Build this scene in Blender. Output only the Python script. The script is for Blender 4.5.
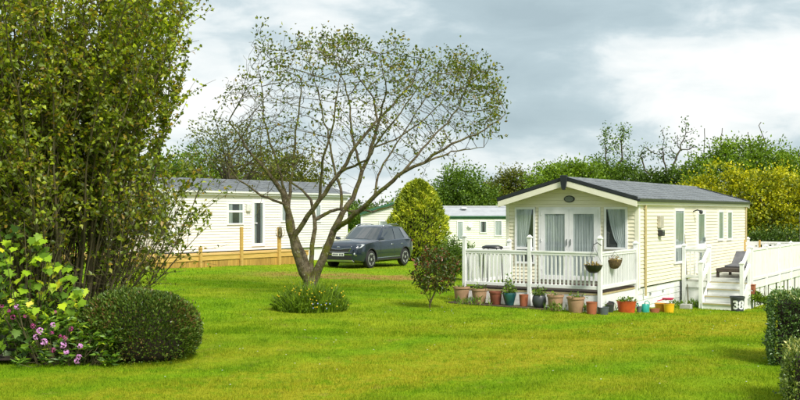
import bpy, bmesh, math, random
import numpy as np
from mathutils import Vector, Matrix

for o in list(bpy.data.objects):
    bpy.data.objects.remove(o)
R = math.radians
rng = np.random.default_rng(7)
random.seed(7)
S = bpy.context.scene
COL = S.collection

# ------------------------------------------------------------------ camera, sky, sun, exposure
CAM_H, F, HOR = 2.32, 1000.0, 212.0          # eye height (m), focal length (photo px), horizon row
cam = bpy.data.cameras.new('camera')
cam.sensor_width = 36.0
cam.lens = F / 800 * 36.0
cam.shift_y = (HOR - 200) / 800
cam.clip_end = 6000
camo = bpy.data.objects.new('camera', cam)
camo.location = (0, 0, CAM_H)
camo.rotation_euler = (R(90), 0, 0)
COL.objects.link(camo)
S.camera = camo

SUN_EL, SUN_AZ = 46, 150                      # azimuth clockwise from +Y (view direction): right and behind the camera
world = bpy.data.worlds.new('World')
S.world = world
world.use_nodes = True
nt = world.node_tree
nt.nodes.clear()


class N:
    """tiny node-tree helper"""
    def __init__(s, tree): s.t = tree
    def new(s, typ, **kw):
        n = s.t.nodes.new(typ)
        for k, v in kw.items(): setattr(n, k, v)
        return n
    def put(s, sock, v):
        if isinstance(v, bpy.types.NodeSocket): s.t.links.new(v, sock)
        elif v is not None: sock.default_value = v
    def math(s, op, a, b=None, c=None, clamp=False):
        n = s.new('ShaderNodeMath', operation=op, use_clamp=clamp)
        s.put(n.inputs[0], a)
        if b is not None: s.put(n.inputs[1], b)
        if c is not None: s.put(n.inputs[2], c)
        return n.outputs[0]
    def vmath(s, op, a, b=None):
        n = s.new('ShaderNodeVectorMath', operation=op)
        s.put(n.inputs[0], a)
        if b is not None: s.put(n.inputs[1], b)
        return n.outputs['Value'] if op == 'DOT_PRODUCT' else n.outputs[0]
    def noise(s, vec, scale, detail=4, rough=.55, dist=0):
        n = s.new('ShaderNodeTexNoise')
        if vec is not None: s.put(n.inputs['Vector'], vec)
        n.inputs['Scale'].default_value = scale
        n.inputs['Detail'].default_value = detail
        n.inputs['Roughness'].default_value = rough
        n.inputs['Distortion'].default_value = dist
        return n.outputs['Fac']
    def ramp(s, fac, stops, interp='LINEAR'):
        n = s.new('ShaderNodeValToRGB')
        n.color_ramp.interpolation = interp
        e = n.color_ramp.elements
        while len(e) < len(stops): e.new(.5)
        for i, (p, c) in enumerate(stops):
            e[i].position = p
            e[i].color = (c[0], c[1], c[2], 1) if not isinstance(c, (int, float)) else (c, c, c, 1)
        s.put(n.inputs['Fac'], fac)
        return n.outputs['Color']
    def mix(s, fac, a, b, blend='MIX'):
        n = s.new('ShaderNodeMix', data_type='RGBA', blend_type=blend)
        s.put(n.inputs[0], fac)
        s.put(n.inputs[6], a if isinstance(a, bpy.types.NodeSocket) else (*a, 1))
        s.put(n.inputs[7], b if isinstance(b, bpy.types.NodeSocket) else (*b, 1))
        return n.outputs[2]
    def smooth(s, v, a, b):
        n = s.new('ShaderNodeMapRange', interpolation_type='SMOOTHSTEP')
        s.put(n.inputs['Value'], v)
        n.inputs['From Min'].default_value = a
        n.inputs['From Max'].default_value = b
        return n.outputs['Result']


w = N(nt)
sky = w.new('ShaderNodeTexSky', sky_type='NISHITA', sun_disc=False)
sky.sun_elevation = R(SUN_EL)
sky.sun_rotation = R(SUN_AZ)
sky.altitude = 20
sky.air_density = 1.0
sky.dust_density = 2.0
tc = w.new('ShaderNodeTexCoord')
mp = w.new('ShaderNodeMapping')
mp.inputs['Scale'].default_value = (1, 1, 2.6)
mp.inputs['Location'].default_value = (34.58, 20.96, 12.32)
w.put(mp.inputs['Vector'], tc.outputs['Generated'])
n1 = w.noise(mp.outputs[0], 2.7, 8, .50, .25)
n2 = w.noise(mp.outputs[0], 1.5, 2, .5, .2)
n3 = w.noise(mp.outputs[0], 11, 6, .55, .4)
dens = w.math('ADD', w.math('MULTIPLY', n1, .62), w.math('ADD', w.math('MULTIPLY', n2, .18), w.math('MULTIPLY', n3, .20)))
cloud = w.ramp(dens, [(.40, (.126, .160, .174)), (.47, (.150, .186, .200)), (.505, (.190, .222, .233)), (.53, (.245, .266, .270)), (.58, (.300, .306, .302))])
cover = w.smooth(n2, .15, .45)
skyc = w.vmath('MULTIPLY', sky.outputs[0], (.1, .1, .1))
col = w.mix(w.math('MULTIPLY_ADD', cover, .12, .86), skyc, cloud)
bg = w.new('ShaderNodeBackground')
w.put(bg.inputs['Color'], col)
bg.inputs['Strength'].default_value = 1.0
wo = w.new('ShaderNodeOutputWorld')
nt.links.new(bg.outputs[0], wo.inputs['Surface'])

sun = bpy.data.lights.new('sun', 'SUN')
sun.energy = 1.5
sun.angle = R(16)
sun.color = (1.0, .95, .86)
suno = bpy.data.objects.new('sun', sun)
_az, _el = R(SUN_AZ), R(SUN_EL)
sd = Vector((math.sin(_az) * math.cos(_el), math.cos(_az) * math.cos(_el), math.sin(_el)))
suno.rotation_euler = sd.to_track_quat('Z', 'Y').to_euler()
suno.location = (20, -20, 40)
COL.objects.link(suno)

S.view_settings.view_transform = 'Standard'
S.view_settings.look = 'None'
S.view_settings.gamma = 1
S.view_settings.use_curve_mapping = False
S.view_settings.exposure = 1.75
S.render.engine = 'CYCLES'
S.cycles.max_bounces = 8
S.cycles.transparent_max_bounces = 12

# ------------------------------------------------------------------ terrain and pixel helpers


def sstep(a, b, v):
    t = np.clip((v - a) / (b - a), 0, 1)
    return t * t * (3 - 2 * t)


def ground(x, y):
    x = np.asarray(x, float); y = np.asarray(y, float)
    xc = np.clip(x, -14, 12)
    z = (.14 - .033 * xc) * sstep(12, 24, y)
    z = z - .20 * np.exp(-((x - 8.2) ** 2 + (y - 28.2) ** 2) / 9.0)
    z = z + .015 * np.sin(x * .9 + 1.3) * np.sin(y * .7) + .008 * np.sin(x * 2.3 + y * 1.1)
    return z


def gz(x, y): return float(ground(x, y))


def at(px, py, D):
    """photo pixel + distance along the view axis -> world point"""
    return Vector(((px - 400) / F * D, D, CAM_H - (py - HOR) / F * D))


def on_ground(px, py):
    z = 0
    for _ in range(12):
        D = (CAM_H - z) * F / (py - HOR)
        z = gz((px - 400) / F * D, D)
    return Vector(((px - 400) / F * D, D, z))


# ------------------------------------------------------------------ mesh helpers


def tag(o, label=None, cat=None, group=None, kind=None):
    if label: o['label'] = label
    if cat: o['category'] = cat
    if group: o['group'] = group
    if kind: o['kind'] = kind
    return o


def empty(name, loc=(0, 0, 0), rz=0):
    o = bpy.data.objects.new(name, None)
    o.empty_display_size = .2
    o.location = loc
    o.rotation_euler = (0, 0, rz)
    COL.objects.link(o)
    return o


def link(name, me, parent=None, loc=None, rot=None, scale=None):
    o = bpy.data.objects.new(name, me)
    COL.objects.link(o)
    if parent: o.parent = parent
    if loc is not None: o.location = loc
    if rot is not None: o.rotation_euler = rot
    if scale is not None: o.scale = scale
    return o


class MB:
    def __init__(s): s.v = []; s.f = []
    def quadbox(s, c8):
        b = len(s.v)
        s.v += [tuple(c) for c in c8]
        s.f += [(b, b+3, b+2, b+1), (b+4, b+5, b+6, b+7), (b, b+1, b+5, b+4), (b+1, b+2, b+6, b+5), (b+2, b+3, b+7, b+6), (b+3, b, b+4, b+7)]
        return s
    def box(s, x0, x1, y0, y1, z0, z1):
        return s.quadbox([(x0, y0, z0), (x1, y0, z0), (x1, y1, z0), (x0, y1, z0), (x0, y0, z1), (x1, y0, z1), (x1, y1, z1), (x0, y1, z1)])
    def bar(s, p, q, wd, th, up=(0, 0, 1)):
        p = Vector(p); q = Vector(q); d = (q - p).normalized(); up = Vector(up)
        sd_ = d.cross(up)
        if sd_.length < 1e-4: sd_ = Vector((1, 0, 0))
        sd_.normalize(); u = sd_.cross(d).normalized()
        a = sd_ * wd / 2; b = u * th / 2
        return s.quadbox([p-a-b, p+a-b, p+a+b, p-a+b, q-a-b, q+a-b, q+a+b, q-a+b])
    def tube(s, pts, rad, n=6, caps=True):
        pts = [Vector(p) for p in pts]
        if not hasattr(rad, '__len__'): rad = [rad] * len(pts)
        b = len(s.v)
        prev = None
        for i, p in enumerate(pts):
            d = (pts[min(i+1, len(pts)-1)] - pts[max(i-1, 0)])
            d = d.normalized() if d.length > 1e-9 else Vector((0, 0, 1))
            if prev is None:
                x = d.orthogonal().normalized()
            else:
                x = prev - d * prev.dot(d)
                x = x.normalized() if x.length > 1e-6 else d.orthogonal().normalized()
            prev = x
            y = d.cross(x)
            for k in range(n):
                a = 2 * math.pi * k / n
                s.v.append(tuple(p + (x * math.cos(a) + y * math.sin(a)) * rad[i]))
        for i in range(len(pts) - 1):
            for k in range(n):
                k2 = (k + 1) % n
                s.f.append((b+i*n+k, b+i*n+k2, b+(i+1)*n+k2, b+(i+1)*n+k))
        if caps:
            s.f.append(tuple(b + k for k in range(n))[::-1])
            e = b + (len(pts)-1) * n
            s.f.append(tuple(e + k for k in range(n)))
        return s
    def lathe(s, prof, n=24, c=(0, 0, 0), ax='z', sx=1, sy=1):
        b = len(s.v)
        for (r, z) in prof:
            for k in range(n):
                a = 2 * math.pi * k / n
                p = (r*math.cos(a)*sx, r*math.sin(a)*sy, z)
                if ax == 'y': p = (p[0], z, p[1])
                if ax == 'x': p = (z, p[0], p[1])
                s.v.append((c[0]+p[0], c[1]+p[1], c[2]+p[2]))
        for i in range(len(prof)-1):
            for k in range(n):
                k2 = (k+1) % n
                s.f.append((b+i*n+k, b+i*n+k2, b+(i+1)*n+k2, b+(i+1)*n+k))
        s.f.append(tuple(b+k for k in range(n))[::-1])
        e = b+(len(prof)-1)*n
        s.f.append(tuple(e+k for k in range(n)))
        return s
    def poly(s, pts):
        b = len(s.v); s.v += [tuple(p) for p in pts]; s.f.append(tuple(range(b, b+len(pts)))); return s
    def prism(s, pts, off):
        """polygon extruded by vector off"""
        b = len(s.v); n = len(pts); off = Vector(off)
        s.v += [tuple(p) for p in pts] + [tuple(Vector(p)+off) for p in pts]
        s.f += [tuple(range(b, b+n))[::-1], tuple(range(b+n, b+2*n))]
        for i in range(n):
            j = (i+1) % n
            s.f.append((b+i, b+j, b+n+j, b+n+i))
        return s
    def grid(s, P):
        """P[i][j] points"""
        b = len(s.v); m = len(P); n = len(P[0])
        for r_ in P: s.v += [tuple(p) for p in r_]
        for i in range(m-1):
            for j in range(n-1):
                s.f.append((b+i*n+j, b+i*n+j+1, b+(i+1)*n+j+1, b+(i+1)*n+j))
        return s
    def mesh(s, name, mat, smooth=False, fix=True):
        me = bpy.data.meshes.new(name)
        me.from_pydata(s.v, [], s.f)
        if fix:
            bm = bmesh.new(); bm.from_mesh(me)
            bmesh.ops.recalc_face_normals(bm, faces=bm.faces)
            bm.to_mesh(me); bm.free()
        me.materials.append(mat)
        if smooth is not False:
            me.polygons.foreach_set('use_smooth', [True] * len(me.polygons))
            if smooth is not True: me.set_sharp_from_angle(angle=R(smooth))
        me.update()
        return me
    def build(s, name, mat, parent=None, smooth=False, loc=None, rot=None, bevel=0):
        o = link(name, s.mesh(name, mat, smooth), parent, loc, rot)
        if bevel:
            m = o.modifiers.new('bevel', 'BEVEL'); m.width = bevel; m.segments = 2; m.limit_method = 'ANGLE'
        return o


def np_mesh(name, V, Fq, mat, rnd=None, smooth=False):
    """fast mesh from numpy: V (n,3), Fq (m,k)"""
    me = bpy.data.meshes.new(name)
    m, k = Fq.shape
    me.vertices.add(len(V)); me.vertices.foreach_set('co', V.astype(np.float32).ravel())
    me.loops.add(m*k); me.loops.foreach_set('vertex_index', Fq.astype(np.int32).ravel())
    me.polygons.add(m)
    me.polygons.foreach_set('loop_start', np.arange(0, m*k, k, dtype=np.int32))
    if smooth: me.polygons.foreach_set('use_smooth', np.ones(m, bool))
    if rnd is not None:
        a = me.attributes.new('rnd', 'FLOAT', 'FACE')
        a.data.foreach_set('value', rnd.astype(np.float32))
    me.materials.append(mat)
    me.update(calc_edges=True)
    return me


def unit(a): return a / np.maximum(np.linalg.norm(a, axis=-1, keepdims=True), 1e-9)


def leaves(name, P, axis, L, W, mat, parent=None, fold=.25, rnd=None):
    """P (n,3) leaf bases, axis (n,3) growth direction; every leaf a folded six-point blade of 4 triangles/2 quads"""
    n = len(P)
    axis = unit(axis)
    up = unit(rng.normal(size=(n, 3)) + np.array([0, 0, .8]))
    side = unit(np.cross(axis, up))
    nor = np.cross(side, axis)
    L = (L * rng.uniform(.65, 1.3, n))[:, None]; W = (W * rng.uniform(.7, 1.25, n))[:, None]
    b = P
    tip = P + axis * L - nor * L * rng.uniform(-.05, .3, n)[:, None]
    m1 = P + axis * L * .42
    l_ = m1 + side * W / 2 + nor * W * fold
    r_ = m1 - side * W / 2 + nor * W * fold
    V = np.stack([b, l_, tip, r_, m1 - nor * W * .02], 1).reshape(-1, 3)
    i = np.arange(n)[:, None] * 5
    Fq = np.concatenate([i + np.array([[0, 4, 1]]), i + np.array([[4, 2, 1]]), i + np.array([[0, 3, 4]]), i + np.array([[4, 3, 2]])], 1).reshape(-1, 3)
    if rnd is None: rnd = rng.random(n)
    me = np_mesh(name, V, Fq, mat, np.repeat(rnd, 4))
    return link(name, me, parent)


# ------------------------------------------------------------------ materials
MATS = {}


def mat(name):
    m = bpy.data.materials.new(name); m.use_nodes = True
    m.node_tree.nodes.clear()
    MATS[name] = m
    n = N(m.node_tree)
    out = n.new('ShaderNodeOutputMaterial')
    return m, n, out


def surf(name, c, c2=None, rough=.6, scale=6, metal=0, bump=0, bscale=40, spec=.5, stretch=(1, 1, 1), coat=0, objrnd=0, contrast=(.35, .65)):
    """principled surface whose colour wanders between c and c2 with noise"""
    m, n, out = mat(name)
    p = n.new('ShaderNodeBsdfPrincipled')
    tcn = n.new('ShaderNodeTexCoord'); mpn = n.new('ShaderNodeMapping')
    mpn.inputs['Scale'].default_value = stretch
    oi = n.new('ShaderNodeObjectInfo')
    n.put(mpn.inputs['Vector'], tcn.outputs['Object'])
    vec = n.vmath('ADD', mpn.outputs[0], n.vmath('MULTIPLY', oi.outputs['Location'], (1.7, 2.3, 3.1)))
    if c2 is None: c2 = tuple(v * .82 for v in c)
    f = n.smooth(n.noise(vec, scale, 6, .6), *contrast)
    cc = n.mix(f, c, c2)
    if objrnd:
        hs = n.new('ShaderNodeHueSaturation')
        n.put(hs.inputs['Value'], n.math('MULTIPLY_ADD', oi.outputs['Random'], objrnd, 1 - objrnd / 2))
        n.put(hs.inputs['Color'], cc); cc = hs.outputs[0]
    n.put(p.inputs['Base Color'], cc)
    p.inputs['Roughness'].default_value = rough
    p.inputs['Metallic'].default_value = metal
    p.inputs['Specular IOR Level'].default_value = spec
    p.inputs['Coat Weight'].default_value = coat
    p.inputs['Coat Roughness'].default_value = .04
    if bump:
        bn = n.new('ShaderNodeBump'); bn.inputs['Strength'].default_value = bump; bn.inputs['Distance'].default_value = .01
        n.put(bn.inputs['Height'], n.noise(vec, bscale, 5, .6))
        n.put(p.inputs['Normal'], bn.outputs[0])
    m.node_tree.links.new(p.outputs[0], out.inputs[0])
    return m


def leafmat(name, stops, trans=.35, rough=.45, gloss=.06, objrandom=False, gain=1.75):
    stops = [(p_, (c_[0]*gain*1.06, c_[1]*gain, c_[2]*gain*.8)) for p_, c_ in stops]; gloss *= .5
    m, n, out = mat(name)
    if objrandom:
        fac = n.new('ShaderNodeObjectInfo').outputs['Random']
    else:
        a = n.new('ShaderNodeAttribute'); a.attribute_name = 'rnd'; fac = a.outputs['Fac']
    c = n.ramp(fac, stops)
    d = n.new('ShaderNodeBsdfDiffuse'); n.put(d.inputs['Color'], c)
    t = n.new('ShaderNodeBsdfTranslucent'); n.put(t.inputs['Color'], n.mix(.6, c, n.mix(1.0, c, (1.5, 1.35, .5), 'MULTIPLY')))
    mx = n.new('ShaderNodeMixShader'); mx.inputs[0].default_value = trans
    m.node_tree.links.new(d.outputs[0], mx.inputs[1]); m.node_tree.links.new(t.outputs[0], mx.inputs[2])
    g = n.new('ShaderNodeBsdfGlossy'); g.inputs['Roughness'].default_value = rough; g.inputs['Color'].default_value = (.9, .95, .9, 1)
    mx2 = n.new('ShaderNodeMixShader'); mx2.inputs[0].default_value = gloss
    m.node_tree.links.new(mx.outputs[0], mx2.inputs[1]); m.node_tree.links.new(g.outputs[0], mx2.inputs[2])
    m.node_tree.links.new(mx2.outputs[0], out.inputs[0])
    return m


def glass(name, tint=(.93, .96, .96), base=.02):
    m, n, out = mat(name)
    t = n.new('ShaderNodeBsdfTransparent'); t.inputs['Color'].default_value = (*tint, 1)
    g = n.new('ShaderNodeBsdfGlossy'); g.inputs['Roughness'].default_value = .015
    lw = n.new('ShaderNodeLayerWeight'); lw.inputs['Blend'].default_value = .5
    mx = n.new('ShaderNodeMixShader')
    n.put(mx.inputs[0], n.math('MULTIPLY_ADD', n.math('POWER', lw.outputs['Facing'], 5), .55, .02+base, clamp=True))
    m.node_tree.links.new(t.outputs[0], mx.inputs[1]); m.node_tree.links.new(g.outputs[0], mx.inputs[2])
    m.node_tree.links.new(mx.outputs[0], out.inputs[0])
    return m


M_WHITE = surf('white_paint', (.81, .82, .81), (.63, .65, .60), rough=.45, scale=3, objrnd=.07, contrast=(.45, .8))
M_UPVC = surf('white_upvc', (.82, .83, .83), (.76, .77, .77), rough=.3, scale=5)
M_CREAM = surf('cream_siding', (.82, .775, .60), (.77, .725, .545), rough=.5, scale=2, objrnd=.035, stretch=(.4, .4, 4))
M_CREAM2 = surf('pale_cream_siding', (.78, .775, .715), (.73, .725, .66), rough=.5, scale=2, objrnd=.03, stretch=(.4, .4, 4))
M_CREAM3 = surf('green_cream_siding', (.76, .77, .68), (.70, .71, .61), rough=.5, scale=2, objrnd=.04)
M_SKIRT = surf('white_skirt', (.80, .81, .80), (.56, .585, .50), rough=.55, scale=2.2, objrnd=.06, contrast=(.45, .8))
M_ROOF = surf('grey_tile_roof', (.175, .19, .20), (.115, .125, .135), rough=.45, scale=2.5, bump=.25, bscale=30)
M_ROOF2 = surf('light_grey_roof', (.42, .44, .46), (.36, .38, .40), rough=.5, scale=3)
M_DARKTRIM = surf('charcoal_trim', (.022, .026, .032), (.03, .034, .04), rough=.35, scale=4)
M_GREENTRIM = surf('green_trim', (.05, .16, .09), (.04, .13, .07), rough=.5, scale=4)
M_TRIM = surf('tan_trim', (.42, .34, .16), (.5, .42, .22), rough=.5)
M_BARGE = surf('ivory_paint', (.82, .80, .66), (.77, .75, .6), rough=.45, scale=3)
M_GLASS = glass('window_glass')
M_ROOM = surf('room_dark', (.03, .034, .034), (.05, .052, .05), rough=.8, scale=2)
M_CURT = surf('sheer_curtain', (.56, .57, .56), (.33, .35, .35), rough=.9, scale=9, stretch=(1, 1, .08))
M_CURT2 = surf('lined_curtain', (.36, .38, .37), (.20, .225, .22), rough=.9, scale=9, stretch=(1, 1, .08))
M_DECKBR = surf('brown_deck', (.060, .034, .022), (.042, .024, .017), rough=.7, scale=9, objrnd=.3, bump=.3)
M_DECKGR = surf('pale_deck', (.52, .53, .48), (.44, .45, .40), rough=.6, scale=6, objrnd=.1)
M_TIMBER = surf('new_timber', (.47, .295, .065), (.36, .21, .04), rough=.7, scale=5, stretch=(5, 5, .5), objrnd=.4, bump=.25)
M_TIMBER_L = surf('pale_timber', (.60, .40, .11), (.50, .32, .08), rough=.7, scale=5, stretch=(.6, .6, 6), objrnd=.2, bump=.2)
M_BLACK = surf('black_plastic', (.014, .015, .017), (.022, .023, .025), rough=.4)
M_METAL = surf('grey_metal', (.45, .47, .48), (.36, .38, .39), rough=.35, metal=.9)
M_BARK, n, out = mat('mossy_bark')
p = n.new('ShaderNodeBsdfPrincipled'); p.inputs['Roughness'].default_value = .95; p.inputs['Specular IOR Level'].default_value = .15
gp = n.new('ShaderNodeNewGeometry').outputs['Position']
cb = n.mix(n.smooth(n.noise(gp, 7, 6, .7), .40, .60), (.075, .058, .034), (.17, .14, .09))
cb = n.mix(n.smooth(n.noise(gp, 3.1, 5, .7), .46, .62), cb, (.125, .125, .022))
cb = n.mix(n.smooth(n.noise(gp, 16, 4, .6), .60, .70), cb, (.33, .33, .24))
n.put(p.inputs['Base Color'], cb)
bn = n.new('ShaderNodeBump'); bn.inputs['Strength'].default_value = 1.0; bn.inputs['Distance'].default_value = .03
n.put(bn.inputs['Height'], n.noise(gp, 24, 6, .75)); n.put(p.inputs['Normal'], bn.outputs[0])
M_BARK.node_tree.links.new(p.outputs[0], out.inputs[0])
M_TWIG = surf('twig_bark', (.085, .066, .042), (.06, .055, .03), rough=.95, scale=9)
M_STEM = surf('shrub_stem', (.10, .078, .038), (.075, .072, .026), rough=.9, scale=9)
M_SOIL = surf('soil', (.035, .024, .016), (.02, .014, .01), rough=1, scale=30, bump=.6)

# ------------------------------------------------------------------ the lawn: one sheet to the horizon, plus blades


def lawn_colour(n, pos, fine=True):
    """living turf colour by place: lush, dry mown track, bare earth by the car"""
    sx = n.new('ShaderNodeSeparateXYZ'); n.put(sx.inputs[0], pos)
    X, Y = sx.outputs[0], sx.outputs[1]
    big = n.noise(pos, .32, 4, .6)
    mid = n.noise(pos, 1.6, 5, .65)
    fin = n.noise(pos, 11, 4, .7)
    lush = n.ramp(n.math('MULTIPLY_ADD', fin, .5, n.math('MULTIPLY', mid, .5)), [(.30, (.080, .172, .010)), (.48, (.152, .282, .010)), (.66, (.25, .39, .014))])
    warm = n.ramp(mid, [(.3, (.18, .265, .012)), (.7, (.30, .37, .020))])
    c = n.mix(n.smooth(big, .40, .62), lush, warm)
    # worn track crossing the lawn from the steps towards the photographer
    ax, ay, bx, by = 7.2, 21.6, -3.0, 11.6
    L = math.hypot(bx-ax, by-ay); nx, ny = -(by-ay)/L, (bx-ax)/L
    wob = n.math('MULTIPLY', n.math('SUBTRACT', n.noise(pos, .5, 3), .5), 1.6)
    d = n.math('ADD', n.math('ADD', n.math('MULTIPLY', X, nx), n.math('MULTIPLY', Y, ny)), n.math('ADD', wob, -(ax*nx + ay*ny)))
    for off, wd, amt in ((-.45, .95, .95), (.95, .8, .75), (-2.7, .6, .5), (2.7, .6, .45)):
        dd = n.math('ABSOLUTE', n.math('ADD', d, off))
        mk = n.math('SUBTRACT', 1.0, n.smooth(dd, wd*.3, wd*1.25))
        mk = n.math('MULTIPLY', mk, n.math('MULTIPLY', n.smooth(n.noise(pos, 3.3, 5, .75), .32, .58), amt))
        c = n.mix(mk, c, n.ramp(fin, [(.3, (.25, .26, .010)), (.7, (.44, .42, .035))]))
    # dry scraps all over
    c = n.mix(n.math('MULTIPLY', n.smooth(n.noise(pos, 2.4, 6, .8), .56, .72), .75), c, (.30, .275, .06))
    # bare earth where cars turn
    yb = n.math('ABSOLUTE', n.math('ADD', n.math('SUBTRACT', Y, n.math('MULTIPLY_ADD', X, .12, 33.3)), n.math('MULTIPLY', n.math('SUBTRACT', n.noise(pos, .9, 4, .7), .5), 4.0)))
    em = n.math('SUBTRACT', 1.0, n.smooth(yb, .6, 2.0))
    xr = n.math('SUBTRACT', 1.0, n.smooth(n.math('ABSOLUTE', n.math('ADD', X, 1.6)), 1.6, 4.6))
    em = n.math('MULTIPLY', n.math('MULTIPLY', em, xr), n.smooth(n.noise(pos, 1.6, 6, .8), .36, .52))
    c = n.mix(em, c, n.ramp(fin, [(.3, (.22, .14, .035)), (.7, (.42, .30, .09))]))
    return c, em


mL, n, out = mat('lawn_turf')
geo = n.new('ShaderNodeNewGeometry')
c, em = lawn_colour(n, geo.outputs['Position'])
p = n.new('ShaderNodeBsdfPrincipled')
n.put(p.inputs['Base Color'], c); p.inputs['Roughness'].default_value = .9; p.inputs['Specular IOR Level'].default_value = .02
bn = n.new('ShaderNodeBump'); bn.inputs['Strength'].default_value = .9; bn.inputs['Distance'].default_value = .03
n.put(bn.inputs['Height'], n.noise(geo.outputs['Position'], 26, 5, .75)); n.put(p.inputs['Normal'], bn.outputs[0])
mL.node_tree.links.new(p.outputs[0], out.inputs[0])

mG, n, out = mat('grass_blade')
geo = n.new('ShaderNodeNewGeometry')
c, em = lawn_colour(n, geo.outputs['Position'])
a = n.new('ShaderNodeAttribute'); a.attribute_name = 'rnd'
hs = n.new('ShaderNodeHueSaturation')
n.put(hs.inputs['Value'], n.math('MULTIPLY_ADD', a.outputs['Fac'], .75, .68))
n.put(hs.inputs['Hue'], n.math('MULTIPLY_ADD', a.outputs['Fac'], -.03, .515))
n.put(hs.inputs['Color'], c)
d = n.new('ShaderNodeBsdfDiffuse'); n.put(d.inputs['Color'], hs.outputs[0])
t = n.new('ShaderNodeBsdfTranslucent'); n.put(t.inputs['Color'], hs.outputs[0])
mx = n.new('ShaderNodeMixShader'); mx.inputs[0].default_value = .4
mG.node_tree.links.new(d.outputs[0], mx.inputs[1]); mG.node_tree.links.new(t.outputs[0], mx.inputs[2])
mG.node_tree.links.new(mx.outputs[0], out.inputs[0])

xs = np.unique(np.concatenate([np.linspace(-30, 30, 151), np.array([-3000, -1500, -700, -350, -180, -100, -60, -40, 40, 60, 100, 180, 350, 700, 1500, 3000])]))
ys = np.unique(np.concatenate([np.linspace(4, 64, 151), np.array([-400, -150, -60, -25, -10, 0, 75, 90, 120, 180, 300, 600, 1200, 2500, 4000])]))
GX, GY = np.meshgrid(xs, ys)
V = np.stack([GX, GY, ground(GX, GY)], -1).reshape(-1, 3)
nx_, ny_ = len(xs), len(ys)
ii = (np.arange(ny_-1)[:, None]*nx_ + np.arange(nx_-1)[None]).ravel()
lawn = link('lawn', np_mesh('lawn', V, np.stack([ii, ii+1, ii+nx_+1, ii+nx_], 1), mL, smooth=True))
tag(lawn, 'bright green mown lawn with a dry worn track across it', 'lawn', kind='structure')


def blades(name, n_, d0, d1, h, wdt, xlo=-.42, xhi=.42):
    D = np.exp(rng.uniform(math.log(d0), math.log(d1), n_)) if d1 / d0 > 1.2 else rng.uniform(d0, d1, n_)
    X = rng.uniform(xlo, xhi, n_) * D
    # clumped heights
    hh = h * rng.uniform(.45, 1.25, n_) * (1 + .35*np.sin(X*2.1+D*1.3)*np.sin(D*3.7-X*1.9))
    base = np.stack([X, D, ground(X, D) - .004], 1)
    a = rng.uniform(0, 2*np.pi, n_)
    sd_ = np.stack([np.cos(a), np.sin(a), 0*a], 1) * (wdt * rng.uniform(.6, 1.3, n_))[:, None]
    lean = rng.normal(size=(n_, 3)) * .42; lean[:, 2] = 1
    tip = base + unit(lean) * hh[:, None]
    V = np.stack([base-sd_, base+sd_, tip], 1).reshape(-1, 3)
    return V, rng.random(n_)


parts = [blades('g', 190000, 11.5, 19, .042, .0042), blades('g', 150000, 18, 29, .045, .0065), blades('g', 70000, 27, 46, .05, .011)]
V = np.concatenate([q[0] for q in parts]); rn = np.concatenate([q[1] for q in parts])
grass = link('grass', np_mesh('grass', V, np.arange(len(V)).reshape(-1, 3), mG, rn))
tag(grass, 'short mown grass blades covering the lawn', 'grass', kind='stuff')

# ------------------------------------------------------------------ caravans


class Frame:
    """a caravan's local frame: x along its front to the near right corner (x=0), y back along its side, z up"""
    def __init__(s, C, theta):
        s.C = C; s.th = R(theta); s.c = math.cos(s.th); s.s = math.sin(s.th)
    def world(s, x, y, z=0): return Vector((s.C[0] + s.c*x + s.s*y, s.C[1] - s.s*x + s.c*y, s.C[2] + z))
    def side(s, px, off=0):     # px column -> local y on plane x=off
        k = (px-400)/F; X = s.C[0]+s.c*off; Y = s.C[1]-s.s*off
        return (Y*k - X)/(s.s - s.c*k)
    def front(s, px, off=0):    # px column -> local x on plane y=off
        k = (px-400)/F; X = s.C[0]+s.s*off; Y = s.C[1]+s.c*off
        return (Y*k - X)/(s.c + s.s*k)
    def z(s, py, x, y): return CAM_H - (py-HOR)/F * s.world(x, y).y - s.C[2]
    def gz(s, x, y):
        p_ = s.world(x, y); return gz(p_.x, p_.y) - s.C[2]


def fr(y0): return lambda a, d, z: (a, y0-d, z)     # outward = -y
def sdm(x0): return lambda a, d, z: (x0+d, a, z)    # outward = +x


def bx(mb, mp_, a0, a1, d0, d1, z0, z1):
    return mb.quadbox([mp_(a0, d0, z0), mp_(a1, d0, z0), mp_(a1, d1, z0), mp_(a0, d1, z0), mp_(a0, d0, z1), mp_(a1, d0, z1), mp_(a1, d1, z1), mp_(a0, d1, z1)])


def siding(parent, mp_, a0, a1, z0, z1, h, m, name='siding_board', clip=None, lip=.022):
    """lapped boards, one object each; clip(z)->(a0,a1) for gables"""
    n_ = max(1, round((z1-z0)/h)); h = (z1-z0)/n_
    proto = None
    for i in range(n_):
        zb, zt = z0+i*h, z0+(i+1)*h
        if clip is None:
            if proto is None:
                mb = MB().quadbox([mp_(a0, -.02, 0), mp_(a1, -.02, 0), mp_(a1, lip, .002), mp_(a0, lip, .002), mp_(a0, -.02, h), mp_(a1, -.02, h), mp_(a1, .003, h-.001), mp_(a0, .003, h-.001)])
                proto = mb.mesh(name, m)
            link(name, proto, parent, (0, 0, zb))
        else:
            b0, b1 = clip(zb); t0, t1 = clip(zt)
            b0, b1, t0, t1 = max(a0, b0), min(a1, b1), max(a0, t0), min(a1, t1)
            if b1-b0 < .1: continue
            if t1-t0 < .02: t0 = t1 = (b0+b1)/2; t0 -= .01; t1 += .01
            MB().quadbox([mp_(b0, -.02, zb), mp_(b1, -.02, zb), mp_(b1, lip, zb+.002), mp_(b0, lip, zb+.002), mp_(t0, -.02, zt), mp_(t1, -.02, zt), mp_(t1, .003, zt-.001), mp_(t0, .003, zt-.001)]).build(name, m, parent)


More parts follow.
